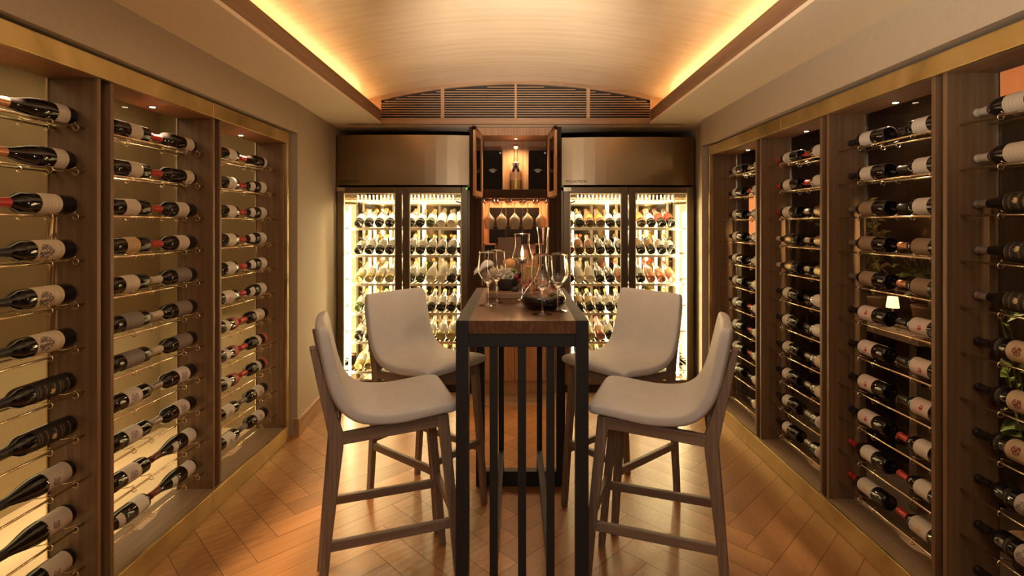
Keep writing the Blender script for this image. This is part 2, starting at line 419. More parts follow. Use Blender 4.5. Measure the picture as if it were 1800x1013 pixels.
# spaces seen through the glass of the racks
struct(box('wall_far_left', -2.70, -2.62, -.2, 3.9, 0, 2.5, M_backwall))
struct(box('wall_far_left_end', -2.62, -1.852, 3.80, 3.88, 0, 2.5, M_backwall))
struct(box('floor_far_left', -2.62, -1.80, -.2, 3.80, 0, .004, plain('pale_floor', (.62, .50, .33), .6)))
struct(box('ceiling_far_left', -2.7, -1.852, -.2, 3.88, 2.38, 2.42, M_backwall))
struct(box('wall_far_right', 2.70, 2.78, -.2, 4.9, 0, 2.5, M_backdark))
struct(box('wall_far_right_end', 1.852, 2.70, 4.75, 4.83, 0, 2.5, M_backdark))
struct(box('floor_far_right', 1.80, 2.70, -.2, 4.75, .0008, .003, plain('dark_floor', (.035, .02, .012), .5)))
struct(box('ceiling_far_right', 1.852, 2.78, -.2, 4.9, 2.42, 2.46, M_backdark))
light('AREA', 'far_left_light', (-2.2, 1.8, 2.34), 9, (1, .72, .38), (-2.2, 1.8, 0), shape='RECTANGLE', size=.4, size_y=3.4)
light('AREA', 'far_left_floor_fill', (-2.25, 2.0, .85), 10, (1, .76, .42), (-2.25, 2.0, 0), shape='RECTANGLE', size=.5, size_y=3.4)  # added unseen light hung low, brightens only the pale floor
light('AREA', 'far_right_light', (2.25, 3.0, 2.38), .8, (1, .62, .32), (2.25, 3.0, 0), shape='RECTANGLE', size=.4, size_y=1.6)

# ------------------------------------------------------------------ wine racks
ROW_Z = [1.865-.1672*k for k in range(11)]
ORD = ['top', 'second', 'third', 'fourth', 'fifth', 'sixth', 'seventh', 'eighth', 'ninth', 'tenth', 'bottom']
def cradle_mesh(s):
    """brass wire saddle between the two rods (rod gap .11), ends curled round them; s = side sign"""
    r = .0017; mb = MB(); ring = lambda cx: [(cx+.0105*math.cos(a), 0, -.004+.0105*math.sin(a)) for a in [2*PI*i/14 for i in range(14)]]
    mb.tube(ring(0), r, 6, closed=True); mb.tube(ring(s*.11), r, 6, closed=True)
    pts = []
    for i in range(13):
        t = i/12; pts.append((s*.11*t, 0, .0010+.0085*(2*t-1)**2*1.6))
    mb.tube(pts, r, 6)
    me = bpy.data.meshes.new('bottle_cradle'); me.from_pydata(mb.v, [], mb.f); me.update(); me.materials.append(M_rod)
    for p in me.polygons: p.use_smooth = True
    return me
RACKS = {}
def rack(s, ya, yb, name_label, last=False, first=False):
    xf = 1.60 if s < 0 else 1.58
    xb = xf+.19; yc = (ya+yb)/2
    X = lambda v: s*v
    t = empty('wine_rack', (X(xf), yc, 0), label=name_label, cat='wine rack', group='built-in wine rack bays')
    o = Vector((X(xf), yc, 0))
    def b(name, x0, x1, y0, y1, z0, z1, m, bev=0, parent=t):
        return MB().box(X(x0)-o.x, X(x1)-o.x, y0-yc, y1-yc, z0, z1).build(name, m, parent, bevel=bev)
    b('side_panel', xf, xb, ya-.0185, ya, .085, 2.075, M_rackZ, .0015); b('side_panel', xf, xb, yb, yb+.0185, .085, 2.075, M_rackZ, .0015)
    b('top_panel', xf, xb, ya, yb, 2.056, 2.075, M_top); b('bottom_panel', xf-.005, xb+.02, ya, yb, .086, .106, M_rackY)
    b('glass_back', xb, xb+.008, ya, yb, .107, 2.055, M_pane)
    b('edge_strip', xb-.006, xb, yb-.006, yb, .107, 2.055, M_rod)
    xr = xf+.05
    cm = RACKS.setdefault(('c', s), cradle_mesh(s))
    first_rod = None
    for k, z in enumerate(ROW_Z):
        for j, x in enumerate((xr, xr+.11)):
            if first_rod is None:
                mb = MB().tube([(0, ya-yc+.0005, 0), (0, yb-yc-.0005, 0)], .0042, 8); r_ = mb.build('rod', M_rod, t, smooth=True); first_rod = r_
            else:
                r_ = first_rod.copy(); C.objects.link(r_); r_.parent = t
            r_.location = (X(x)-o.x, 0, z)
    # ceiling downlight of the bay: bezel and lens are parts of the rack
    lx = 1.725
    bz = MB().lathe([(.0, 0), (.019, 0), (.021, -.003), (.014, -.004), (.014, 0)], 20, loc=(X(lx)-o.x, .06, 2.056)).build('downlight', M_chrome, t, smooth=True)
    MB().lathe([(0, -.0045), (.012, -.0045), (.0125, -.001)], 16, loc=(X(lx)-o.x, .06, 2.056)).build('lens', M_lens, bz)
    light('SPOT', 'rack_spot', (X(lx), yc+.06, 2.046), 150 if s < 0 else (95 if ya > 1.5 else 16), (1, .70, .40), (X(lx-.05), yc+.06, 0), spot_size=math.radians(66), spot_blend=.6, shadow_soft_size=.012)
    return t
L_BAYS = [(1.31, 1.972), (2.055, 2.723), (2.803, 3.54)]
R_BAYS = [(1.24, 1.903), (1.975, 2.624), (2.702, 3.352), (3.434, 4.178)]
L_NAMES = ['near bay', 'middle bay', 'far bay']
R_NAMES = ['nearest bay', 'second bay', 'third bay', 'far bay']
LR = [rack(-1, a, b, l) for (a, b), l in zip(L_BAYS, [
    'tall walnut wine rack with clear back, bay closest to the viewer on the left',
    'tall walnut wine rack of brass rods, middle bay of the left wall',
    'tall walnut wine rack on the left wall, last bay before the pale pier'])]
RR = [rack(1, a, b, l) for (a, b), l in zip(R_BAYS, [
    'dark walnut wine rack cut by the right picture edge, orange panel behind it',
    'walnut wine rack on the right wall with plants seen behind its bottles',
    'narrow-looking walnut wine rack on the right wall, third from the viewer',
    'walnut wine rack on the right wall at the far end beside the stool back'])]
# brass surrounds
def surround(s, xf, ya, yb, label):
    t = empty('trim_5' if s < 0 else 'trim_6', (s*xf, (ya+yb)/2, 0)); t['kind'] = 'structure'; t['label'] = label; o = Vector((s*xf, (ya+yb)/2, 0))
    def b(name, x0, x1, y0, y1, z0, z1): return MB().box(s*x0-o.x, s*x1-o.x, y0-o.y, y1-o.y, z0, z1).build(name, M_brass, t, bevel=.002)
    mid = ya+(yb-ya)*.62
    b('top_band', xf, xf+.02, ya, mid-.0006, 2.056, 2.132); b('top_band', xf, xf+.02, mid+.0006, yb, 2.056, 2.132)
    b('base_band', xf, xf+.02, ya, mid-.0006, .001, .105); b('base_band', xf, xf+.02, mid+.0006, yb, .001, .105)
    b('jamb', xf, xf+.19, yb-.025, yb, .105, 2.056)
    b('top_lip', xf+.02, xf+.2, ya, yb, 2.10, 2.132)
    return t
surround(-1, 1.58, 1.24, 3.585, 'aged brass frame around the rack bays of the left wall')
surround(1, 1.56, 1.17, 4.223, 'aged brass frame around the rack bays of the right wall')

# ------------------------------------------------------------------ bottles
PROF = {
 'bordeaux': [(0, .014), (.012, .012), (.024, .004), (.031, 0), (.0355, .003), (.037, .010), (.037, .186), (.0362, .194), (.033, .204), (.026, .215), (.0195, .226), (.0162, .238), (.0150, .252), (.0142, .275), (.0142, .284), (.0158, .286), (.0158, .293), (.014, .296), (0, .296)],
 'burgundy': [(0, .016), (.012, .014), (.025, .005), (.032, 0), (.037, .003), (.0385, .010), (.0385, .118), (.0378, .136), (.035, .156), (.0305, .175), (.0255, .193), (.021, .211), (.0175, .230), (.0155, .25), (.0145, .275), (.0145, .284), (.016, .286), (.016, .293), (.014, .296), (0, .296)],
}
def prof_r(kind, z):
    p = PROF[kind][3:-1]
    for (r0, z0), (r1, z1) in zip(p, p[1:]):
        if z0 <= z <= z1: return r0+(r1-r0)*(z-z0)/max(1e-6, z1-z0)
    return p[-1][0]
def body_mesh(kind):
    key = ('body', kind)
    if key not in RACKS:
        mb = MB().lathe(PROF[kind], 28); RACKS[key] = mb
    return RACKS[key]
G_dark = plain('bottle_glass', (.006, .005, .005), .05, spec=.55, coat=.15)
G_green = plain('green_bottle_glass', (.05, .07, .012), .08, spec=.6, coat=.4)
G_brown = plain('brown_bottle_glass', (.10, .045, .012), .08, spec=.6, coat=.4)
G_straw = plain('straw_bottle_glass', (.60, .50, .20), .12, spec=.6, coat=.4, **{'Transmission Weight': .35})
G_rose = plain('rose_bottle_glass', (.62, .20, .14), .12, spec=.6, coat=.4, **{'Transmission Weight': .3})
G_paper = plain('wrapping_tissue', (.80, .74, .62), .7)
CR = (.62, .54, .42); WH = (.72, .68, .62)
LBL = {
 'cream': label_mat('label_cream', CR, (.12, .08, .06)),
 'white': label_mat('label_white', WH, (.12, .10, .09)),
 'drawing': label_mat('label_drawing', (.62, .52, .36), (.15, .11, .08), (.14, .11, .09), .125, .028, freq=120),
 'gold': label_mat('label_black_gold', (.02, .016, .014), (.55, .40, .20), (.60, .46, .24), .10, .010, freq=90),
 'crest': label_mat('label_round_crest', (.58, .50, .40), (.15, .11, .09), (.22, .19, .17), .085, .015),
 'sketch': label_mat('label_sketch', (.66, .60, .53), (.25, .20, .20), (.28, .22, .25), .105, .022),
 'tan': label_mat('label_tan', (.52, .36, .17), (.16, .09, .04)),
 'grey': label_mat('label_grey', (.20, .17, .15), (.45, .38, .34), (.35, .03, .03), .165, .014),
 'redmark': label_mat('label_red_mark', WH, (.2, .15, .13), (.55, .04, .03), .11, .009),
 'redcrest': label_mat('label_red_crest', (.70, .60, .55), (.35, .2, .18), (.42, .03, .03), .125, .012, freq=140),
 'goldcrest': label_mat('label_gold_crest', (.66, .60, .54), (.3, .2, .15), (.62, .42, .12), .13, .014),
 'serpent': label_mat('label_serpent', (.55, .44, .29), (.2, .12, .07), (.20, .05, .03), .10, .018),
 'land': label_mat('label_landscape', (.60, .55, .48), (.2, .18, .16), (.25, .23, .21), .075, .03),
 'taupe': label_mat('label_taupe', (.30, .215, .15), (.14, .09, .06)),
 'bronze': label_mat('label_bronze', (.24, .18, .09), (.5, .4, .22), (.55, .42, .2), .10, .03, metal=.8, freq=60),
 'square': label_mat('label_square', (.66, .61, .55), (.2, .2, .2), (.24, .25, .26), .10, .013),
 'pink': label_mat('label_pink', (.48, .15, .12), (.7, .5, .4), lines=False),
 'orange': label_mat('label_orange', (.62, .26, .08), (.3, .1, .04)),
 'peach': label_mat('label_peach', (.66, .42, .20), (.3, .18, .1)),
 'red': label_mat('label_red', (.42, .05, .03), (.6, .3, .2)),
}
CAP = {k: plain('capsule_'+k, c, .38, mt) for k, c, mt in [('red', (.46, .045, .035), .25), ('copper', (.55, .26, .13), .6), ('black', (.018, .015, .015), .2), ('silver', (.34, .30, .26), .6), ('ivory', (.50, .43, .34), 0), ('darkred', (.13, .02, .018), .2), ('grey', (.16, .13, .115), .1), ('gold', (.60, .42, .16), .8), ('white', (.70, .64, .54), 0), ('purple', (.20, .02, .04), .2)]}
# style: profile, glass, [(label, z0, z1, arc degrees)], capsule, words for the label
ST = {
 'copper': ('burgundy', G_dark, [('cream', .035, .085, 190)], 'copper', 'copper-topped sloping bottle'),
 'redcream': ('bordeaux', G_dark, [('cream', .065, .145, 200)], 'red', 'red-topped cream-label bottle'),
 'drawing': ('bordeaux', G_dark, [('drawing', .055, .160, 200)], 'black', 'black-topped illustrated-label bottle'),
 'gold': ('bordeaux', G_dark, [('gold', .03, .165, 170)], 'black', 'black-and-gold label bottle'),
 'crest': ('burgundy', G_dark, [('crest', .022, .115, 200)], 'black', 'sloping bottle with crested label'),
 'plainl': ('bordeaux', G_dark, [('cream', .055, .125, 190)], 'darkred', 'dark cream-label bottle'),
 'lowlabel': ('bordeaux', G_dark, [('cream', .025, .085, 190)], 'red', 'red-topped low-label bottle'),
 'tan': ('bordeaux', G_dark, [('tan', .070, .145, 200)], 'red', 'tan-label bottle'),
 'tanpale': ('bordeaux', G_dark, [('cream', .070, .150, 200)], 'silver', 'buff-label bottle'),
 'grey': ('bordeaux', G_dark, [('grey', .045, .150, 200)], 'ivory', 'grey-label bottle'),
 'sketch': ('bordeaux', G_dark, [('sketch', .060, .140, 200)], 'silver', 'sketch-label bottle'),
 'torn': ('burgundy', G_dark, [('white', .015, .080, 220), ('white', .150, .178, 110)], 'darkred', 'burgundy-capped bottle with shoulder label'),
 'white': ('burgundy', G_dark, [('white', .035, .115, 220)], 'red', 'white-label bottle'),
 'neck': ('burgundy', G_dark, [('white', .022, .095, 220), ('white', .160, .200, 120)], 'red', 'red-topped bottle with shoulder label'),
 'smallw': ('burgundy', G_dark, [('white', .022, .058, 190)], 'red', 'red-topped bottle with small label'),
 'redmark': ('bordeaux', G_dark, [('redmark', .050, .150, 210)], 'red', 'bottle with red-marked white label'),
 'pinkbase': ('bordeaux', G_dark, [('white', .095, .135, 220), ('pink', .010, .050, 240)], 'red', 'pink-footed bottle'),
 'square': ('bordeaux', G_dark, [('square', .055, .145, 200)], 'grey', 'bottle with grey square on label'),
 'ivorycap': ('bordeaux', G_dark, [('cream', .070, .150, 200)], 'ivory', 'ivory-topped cream-label bottle'),
 'goldneck': ('burgundy', G_dark, [('gold', .05, .150, 180)], 'silver', 'black-label sloping bottle'),
 'serpent': ('bordeaux', G_dark, [('serpent', .045, .140, 200), ('gold', .165, .188, 200)], 'black', 'bottle with serpent label'),
 'land': ('bordeaux', G_dark, [('land', .030, .110, 200), ('gold', .135, .155, 160)], 'black', 'bottle with landscape label'),
 'bwhite': ('bordeaux', G_dark, [('white', .090, .170, 210)], 'black', 'black-topped white-label bottle'),
 'rwhite': ('bordeaux', G_dark, [('white', .085, .165, 210)], 'red', 'red-topped white-label bottle'),
 'taupe': ('bordeaux', G_dark, [('taupe', .085, .180, 215)], 'grey', 'grey-topped brown-label bottle'),
 'taupec': ('bordeaux', G_dark, [('taupe', .085, .180, 215)], 'copper', 'copper-topped brown-label bottle'),
 'redcrest': ('bordeaux', G_dark, [('redcrest', .085, .185, 215)], 'black', 'bottle with red-crest label'),
 'goldcrest': ('bordeaux', G_dark, [('goldcrest', .085, .185, 215)], 'red', 'bottle with gold-crest label'),
 'bronze': ('burgundy', G_dark, [('bronze', .060, .150, 240)], 'ivory', 'bronze-label bottle'),
 'shortw': ('bordeaux', G_dark, [('white', .110, .170, 210)], 'black', 'dark bottle with short white label'),
 # fridge
 'f_dark': ('burgundy', G_dark, [('white', .040, .125, 240)], 'gold', 'dark bottle with white label'),
 'f_green': ('burgundy', G_green, [('white', .045, .120, 240)], 'gold', 'green bottle with white label'),
 'f_straw': ('burgundy', G_straw, [('white', .050, .125, 240)], 'white', 'straw-coloured white wine bottle'),
 'f_tissue': ('burgundy', G_paper, [], 'white', 'bottle wrapped in pale tissue'),
 'f_rose': ('burgundy', G_rose, [('peach', .050, .120, 240)], 'red', 'pink wine bottle'),
 'f_copper': ('burgundy', G_brown, [('orange', .045, .150, 240)], 'copper', 'dark bottle with orange label'),
 'f_peach': ('bordeaux', G_dark, [('peach', .060, .140, 240)], 'gold', 'dark bottle with peach label'),
 'f_red': ('burgundy', G_dark, [('red', .05, .14, 240)], 'darkred', 'dark bottle with red label'),
 'f_bare': ('burgundy', G_dark, [], 'black', 'dark bottle with no front label'),
}
PARTS_CACHE = {}
def get_parts(style):
    if style in PARTS_CACHE: return PARTS_CACHE[style]
    kind, glass, labels, cap, words_ = ST[style]
    out = []
    def mk(name, mb, mat):
        me = bpy.data.meshes.new(name); me.from_pydata(mb.v, [], mb.f); me.update()
        bm = bmesh.new(); bm.from_mesh(me); bmesh.ops.remove_doubles(bm, verts=bm.verts, dist=1e-6); bmesh.ops.recalc_face_normals(bm, faces=bm.faces); bm.to_mesh(me); bm.free()
        me.materials.append(mat)
        for p in me.polygons: p.use_smooth = True
        out.append((name, me))
    mk('glass_body', MB().lathe(PROF[kind], 28), glass)
    zc = .232 if kind == 'bordeaux' else .238
    cp = [(prof_r(kind, z)+.0006, z) for z in (zc, zc+.012, zc+.03, .275, .284)]+[(.0165, .2855), (.0165, .2935), (.0145, .2968), (0, .2972)]
    mk('foil_capsule', MB().lathe(cp, 20), CAP[cap])
    for i, (lm, z0, z1, arc) in enumerate(labels):
        a = math.radians(arc)/2; nz = 6
        pr = [(prof_r(kind, z0+(z1-z0)*q/nz)+.0005, z0+(z1-z0)*q/nz) for q in range(nz+1)]
        mk('paper_label' if i == 0 else 'small_label', MB().lathe(pr, 20, -a, a), LBL[lm])
    PARTS_CACHE[style] = out; return out
def place_bottle(style, rot, loc, label, group, scale=(1, 1, 1), name='wine_bottle'):
    t = bpy.data.objects.new(name, None); C.objects.link(t); t.empty_display_size = .03
    t.location = loc; t.rotation_mode = 'QUATERNION'; t.rotation_quaternion = rot.to_quaternion(); t.scale = scale
    tag(t, label, 'bottle', group)
    for n_, me in get_parts(style):
        o = bpy.data.objects.new(n_, me); C.objects.link(o); o.parent = t
    return t
def basis(zdir, xdir):
    z = Vector(zdir).normalized(); x = Vector(xdir); x = (x-z*x.dot(z)).normalized(); y = z.cross(x)
    return Matrix((x, y, z)).transposed()
def rack_bottle(s, bay_root, ybase, row, style, where, pos):
    xf = 1.60 if s < 0 else 1.58
    xa = xf+.105; z = ROW_Z[row]+.0425
    jit = random.uniform(-.004, .004); a = random.uniform(-.2, .35)
    zdir = (0, -1, 0) if s < 0 else (0, 1, 0)
    sc = (1, 1, 1.02) if s < 0 else (.965, .965, .94)
    roty = basis(zdir, (-s*math.cos(a), 0, math.sin(a)))
    side = 'left' if s < 0 else 'right'
    words_ = ST[style][4]
    rowt = ORD[row]+' row'
    lab = f"{words_}, {rowt}, {where} of {side} rack" + (f", {pos}" if pos else '')
    if style == 'f_bare': pass
    place_bottle(style, roty, (s*xa, ybase+jit, z), lab, f'wine bottles in the {where} of the {side} rack', sc)
    # its two cradles are parts of the rack
    d = -1 if s < 0 else 1
    cm = RACKS[('c', s)]
    for off in (.030, .135):
        o = bpy.data.objects.new('bottle_cradle', cm); C.objects.link(o); o.parent = bay_root
        o.location = (s*.05, ybase+d*off*sc[2]-bay_root.location.y, ROW_Z[row])
# left rack: neck points at the viewer
left_near = ['copper', 'copper', 'redcream', 'drawing', 'drawing', 'drawing', 'gold', 'gold', 'crest', 'crest', 'crest']
mid_near = ['plainl', 'plainl', 'tanpale', 'tan', 'tanpale', 'grey', 'grey', 'sketch', 'sketch', 'sketch', 'torn']
mid_far = ['lowlabel', 'lowlabel', 'redcream', 'redcream', 'grey', 'grey', 'grey', 'sketch', 'sketch', 'torn', 'torn']
far_near = ['white', 'white', 'white', 'white', 'white', 'redmark', 'pinkbase', 'pinkbase', 'pinkbase', 'square', 'square']
far_far = ['smallw', 'neck', 'neck', 'neck', 'neck', 'neck', 'redmark', 'pinkbase', 'pinkbase', 'square', 'square']
for k in range(11):
    rack_bottle(-1, LR[0], 1.966, k, left_near[k], 'near bay', 'farther of two')
    rack_bottle(-1, LR[0], 1.628, k, left_near[k], 'near bay', 'nearer of two')
    rack_bottle(-1, LR[1], 2.366, k, mid_near[k], 'middle bay', 'nearer of two')
    rack_bottle(-1, LR[1], 2.705, k, mid_far[k], 'middle bay', 'farther of two')
    rack_bottle(-1, LR[2], 3.118, k, far_near[k], 'far bay', 'nearer of two')
    rack_bottle(-1, LR[2], 3.475, k, far_far[k], 'far bay', 'farther of two')
# right rack: base faces the viewer
r1 = ['ivorycap', 'ivorycap', 'goldneck', 'goldneck', 'goldneck', 'serpent', 'serpent', 'serpent', 'land', 'land', 'land']
r2f = ['bwhite', 'bwhite', 'taupe', 'taupe', 'taupe', 'redcrest', 'redcrest', 'redcrest', 'redcrest', 'rwhite', 'goldcrest']
r2n = ['bwhite', 'bwhite', 'bwhite', 'taupec', 'taupec', 'redcrest', 'redcrest', 'redcrest', 'rwhite', 'rwhite', 'goldcrest']
r3f = ['rwhite', 'rwhite', 'rwhite', 'bronze', 'bronze', 'shortw', 'shortw', 'shortw', 'shortw', 'shortw', 'shortw']
r3n = ['rwhite', 'rwhite', 'bronze', 'bronze', 'bronze', 'bwhite', 'bwhite', 'tanpale', 'tanpale', 'sketch', 'sketch']
r4f = ['shortw']*10
r4n = ['ivorycap', 'rwhite', 'bwhite', 'bwhite', 'bwhite', 'bwhite', 'rwhite', 'rwhite', 'rwhite', 'bwhite', 'bwhite']
L2 = .2972*.94
for k in range(11):
    rack_bottle(1, RR[0], 1.897-L2, k, r1[k], 'nearest bay', 'farther of two')
    rack_bottle(1, RR[0], 1.567-L2, k, r1[k], 'nearest bay', 'nearer of two')
    rack_bottle(1, RR[1], 2.614-L2, k, r2f[k], 'second bay', 'farther of two')
    rack_bottle(1, RR[1], 2.284-L2, k, r2n[k], 'second bay', 'nearer of two')
    rack_bottle(1, RR[2], 3.342-L2, k, r3f[k], 'third bay', 'farther of two')
    rack_bottle(1, RR[2], 3.015-L2, k, r3n[k], 'third bay', 'nearer of two')
    if k < 10: rack_bottle(1, RR[3], 4.090-L2, k, r4f[k], 'far bay', 'farther of two')
    rack_bottle(1, RR[3], 3.752-L2, k, r4n[k], 'far bay', 'nearer of two')

# ------------------------------------------------------------------ wine coolers
FY = 4.582
def cooler(x0, x1, ztop, outer, label):
    """x0..x1 width, outer = -1/+1 the side nearest the room wall"""
    xc = (x0+x1)/2; t = empty('wine_cooler', (xc, FY, 0), label=label, cat='wine fridge', group='pair of tall stainless wine coolers')
    def b(name, a0, a1, y0, y1, z0, z1, m, bev=0, parent=t): return MB().box(a0-xc, a1-xc, y0-FY, y1-FY, z0, z1).build(name, m, parent, bevel=bev)
    w_ = .022
    mb = MB()
    for a in ((x0, x0+w_), (x1-w_, x1)): mb.box(a[0]-xc, a[1]-xc, .05, .72, .07, ztop-.004)
    mb.box(x0-xc, x1-xc, .70, .72, .07, ztop-.004); mb.box(x0-xc, x1-xc, .05, .70, 1.80, 1.83); mb.box(x0-xc, x1-xc, .05, .70, ztop-.02, ztop-.004)
    mb.build('casing', M_stain, t)
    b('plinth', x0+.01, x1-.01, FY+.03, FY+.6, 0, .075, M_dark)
    # polished lining
    lm = MB()
    lm.box(x0+w_-xc, x0+w_+.006-xc, .06, .68, .09, 1.79); lm.box(x1-w_-.006-xc, x1-w_-xc, .06, .68, .09, 1.79)
    lm.box(x0+w_-xc, x1-w_-xc, .67, .69, .09, 1.79); lm.box(x0+w_-xc, x1-w_-xc, .06, .68, 1.775, 1.795); lm.box(x0+w_-xc, x1-w_-xc, .06, .68, .075, .095)
    lm.build('lining', M_mirror, t)
    # header panel, slightly bowed
    rings = []
    for i in range(13):
        u = -1+2*i/12; x = (x0+(x1-x0)*i/12)-xc; y = .035*abs(u)**3
        rings.append([(x, y, 1.845), (x, .10, 1.845), (x, .10, ztop), (x, y, ztop)])
    MB().loft(rings).build('header_panel', M_head, t, bevel=.003)
    # lettering on the header
    cu = bpy.data.curves.new('lettering_curve', 'FONT'); cu.body = 'POLAUTECH'; cu.size = .030; cu.extrude = .0006; cu.space_character = 1.12
    tmp = bpy.data.objects.new('tmp', cu); lme = bpy.data.meshes.new_from_object(tmp); bpy.data.objects.remove(tmp); lme.materials.clear()
    lo = bpy.data.objects.new('lettering', lme); C.objects.link(lo); lo.parent = t; lo.rotation_euler = (PI/2, 0, math.radians(-9)); lme.materials.append(plain('logo_ink', (.03, .02, .015), .5))
    lo.location = (x0+.04-xc, .022, 1.868); lo['label'] = 'small dark lettering'
    # doors
    xm = (x0+x1)/2-.001*outer; fw = .058
    for i, (a, c_) in enumerate(((x0+.015, xm-.004), (xm+.004, x1-.012))):
        d = MB()
        l0 = a-xc; l1 = c_-xc
        d.box(l0, l0+fw, 0, .045, .075, 1.828).box(l1-fw, l1, 0, .045, .075, 1.828).box(l0+fw, l1-fw, 0, .045, 1.775, 1.828).box(l0+fw, l1-fw, 0, .045, .075, .118)
        do = d.build('door', M_stain, t, bevel=.004)
        MB().box(l0+fw, l1-fw, .018, .024, .118, 1.775).build('glass_pane', M_coolpane, do)
        g = MB().box(l0+fw, l0+fw+.006, .004, .016, .118, 1.775).box(l1-fw-.006, l1-fw, .004, .016, .118, 1.775).box(l0+fw, l1-fw, .004, .016, 1.769, 1.775)
        g.build('pane_gasket', M_shelf, do)
    # lit hinge plate on the first door
    b('hinge_plate', x0+.017, x0+.085, FY-.004, FY, 1.79, 1.825, M_hinge)
    if outer < 0: MB().box(x1-.030-xc, x1-.016-xc, -.001, .0, 1.806, 1.822).build('green_glint', emis('green_glow', (.12, .8, .08), .9), t)  # glowing dot stands in for a green reflection at the door corner
    # shelves
    for z in SHELF_Z:
        m_ = MB(); ya, yb = .115, .60
        m_.box(x0+.10-xc, x1-.06-xc, ya, ya+.008, z-.018, z+.004)
        m_.box(x0+.10-xc, x1-.06-xc, yb-.008, yb, z-.012, z+.004)
        for q in range(24):
            xx = x0+.11+(x1-x0-.18)*q/23-xc
            m_.box(xx-.003, xx+.003, ya, yb, z-.006, z)
        m_.build('wire_shelf', M_shelf, t)
    # upright rails and light tubes
    xo = x1-.125 if outer > 0 else x0+.10
    xo2 = x0+.10 if outer < 0 else x1-.11
    def tube(x, y, z0, z1, r): return MB().tube([(x-xc, y-FY, z0), (x-xc, y-FY, z1)], r, 10).build('light_tube', M_led, t, smooth=True)
    tube(xo, FY+.10, .13, 1.66, .010)
    tube((x0+x1)/2+.075*(1 if outer < 0 else -1)*1.0, FY+.64, .13, 1.70, .012)
    tube(x0+.17, FY+.655, .13, 1.62, .009); tube(x1-.17, FY+.655, .13, 1.62, .009); tube((x0+x1)/2-.20*(1 if outer < 0 else -1), FY+.655, .13, 1.66, .007)
    tube(x0+.33 if outer < 0 else x1-.33, FY+.655, .13, 1.60, .006)
    for xx in (x0+.06, x1-.06, x0+.36, x1-.36, xc+.02):
        MB().box(xx-.010-xc, xx+.010-xc, .645, .66, .1, 1.77).build('shelf_rail', M_shelf, t)
    # evaporator ceiling with fins
    ev = MB().box(x0+.14-xc, x1-.14-xc, .16, .6, 1.70, 1.72)
    for q in range(26): ev.box(x0+.16+(x1-x0-.32)*q/25-.004-xc, x0+.16+(x1-x0-.32)*q/25+.004-xc, .14, .17, 1.715, 1.765)
    ev.build('fan_cover', M_shelf, t)
    return t
SHELF_Z = [1.462, 1.214, .955, .690, .430, .160]
cooler(-1.611, -.424, 2.292, -1, 'tall stainless wine cooler left of the open cabinet, two glass doors')
cooler(.394, 1.578, 2.272, 1, 'tall stainless wine cooler right of the open cabinet, two glass doors')
for xc_, sx in ((-1.017, -1), (.986, 1)):
    light('AREA', 'cooler_light', (xc_, FY+.10, 1.762), 9, (1, .74, .42), (xc_, FY+.30, .1), shape='RECTANGLE', size=1.0, size_y=.05)
    light('AREA', 'cooler_light', (xc_, FY+.645, .95), 12, (1, .72, .40), (xc_, 0, .95), shape='RECTANGLE', size=1.05, size_y=1.5)
FR = {
 'left': (-1.611, -.424, [
   ['f_dark', 'f_dark', 'f_dark', 'f_dark', 'f_dark', 'f_dark', 'f_dark', 'f_green', 'f_tissue', 'f_tissue'],
   ['f_dark']*10,
   ['f_straw', 'f_straw', 'f_straw', 'f_straw', 'f_green', 'f_green', 'f_green', 'f_tissue', 'f_tissue', 'f_dark'],
   ['f_green', 'f_green', 'f_dark', 'f_dark', 'f_dark', 'f_dark', 'f_dark', 'f_dark', 'f_dark', 'f_dark'],
   ['f_dark', 'f_dark', 'f_dark', 'f_dark', 'f_straw', 'f_straw', 'f_straw', 'f_straw', 'f_straw', 'f_straw'],
   ['f_straw', 'f_straw', 'f_green', 'f_green', 'f_straw', 'f_green', 'f_dark', 'f_dark', 'f_dark', 'f_dark']]),
 'right': (.394, 1.578, [
   ['f_straw', 'f_dark', 'f_copper', 'f_copper', 'f_dark', 'f_dark', 'f_dark', 'f_copper', 'f_dark', 'f_red'],
   ['f_rose', 'f_copper', 'f_copper', 'f_bare', 'f_bare', 'f_bare', 'f_dark', 'f_peach', 'f_peach', 'f_dark'],
   ['f_dark', 'f_tissue', 'f_tissue', 'f_bare', 'f_bare', 'f_rose', 'f_dark', 'f_dark', 'f_rose', 'f_rose'],
   ['f_peach', 'f_peach', 'f_peach', 'f_dark', 'f_dark', 'f_dark', 'f_dark', 'f_dark', 'f_green', 'f_green'],
   ['f_dark', 'f_straw', 'f_straw', 'f_rose', 'f_dark', 'f_dark', 'f_dark', 'f_dark', 'f_dark', 'f_dark'],
   ['f_dark']*10]),
}
SORD = ['first', 'second', 'third', 'fourth', 'fifth', 'sixth', 'seventh', 'eighth', 'ninth', 'tenth', 'last']
for side, (x0, x1, rows) in FR.items():
    for r, row in enumerate(rows):
        row = row+[row[-1]]*(11-len(row)); n = len(row); xa, xb = (x0+.165, x1-.085) if side == 'left' else (x0+.085, x1-.165)
        for i, st in enumerate(row):
            x = xa+(xb-xa)*i/(n-1)+random.uniform(-.003, .003)
            tilt = math.radians(24+random.uniform(-1.5, 1.5)); z = SHELF_Z[r]+.0385*1.1*math.cos(tilt)+.003
            rot = basis((random.uniform(-.012, .012), math.cos(tilt), math.sin(tilt)), (random.uniform(-.25, .25), -.35, 1))
            sh = ['top', 'second', 'third', 'fourth', 'fifth', 'lowest'][r]
            place_bottle(st, rot, (x, FY+.135, z), f"{ST[st][4]}, {SORD[i]} from left, {sh} shelf, {side} cooler", f'wine bottles in the {side} cooler', (1.08, 1.08, 1.08))

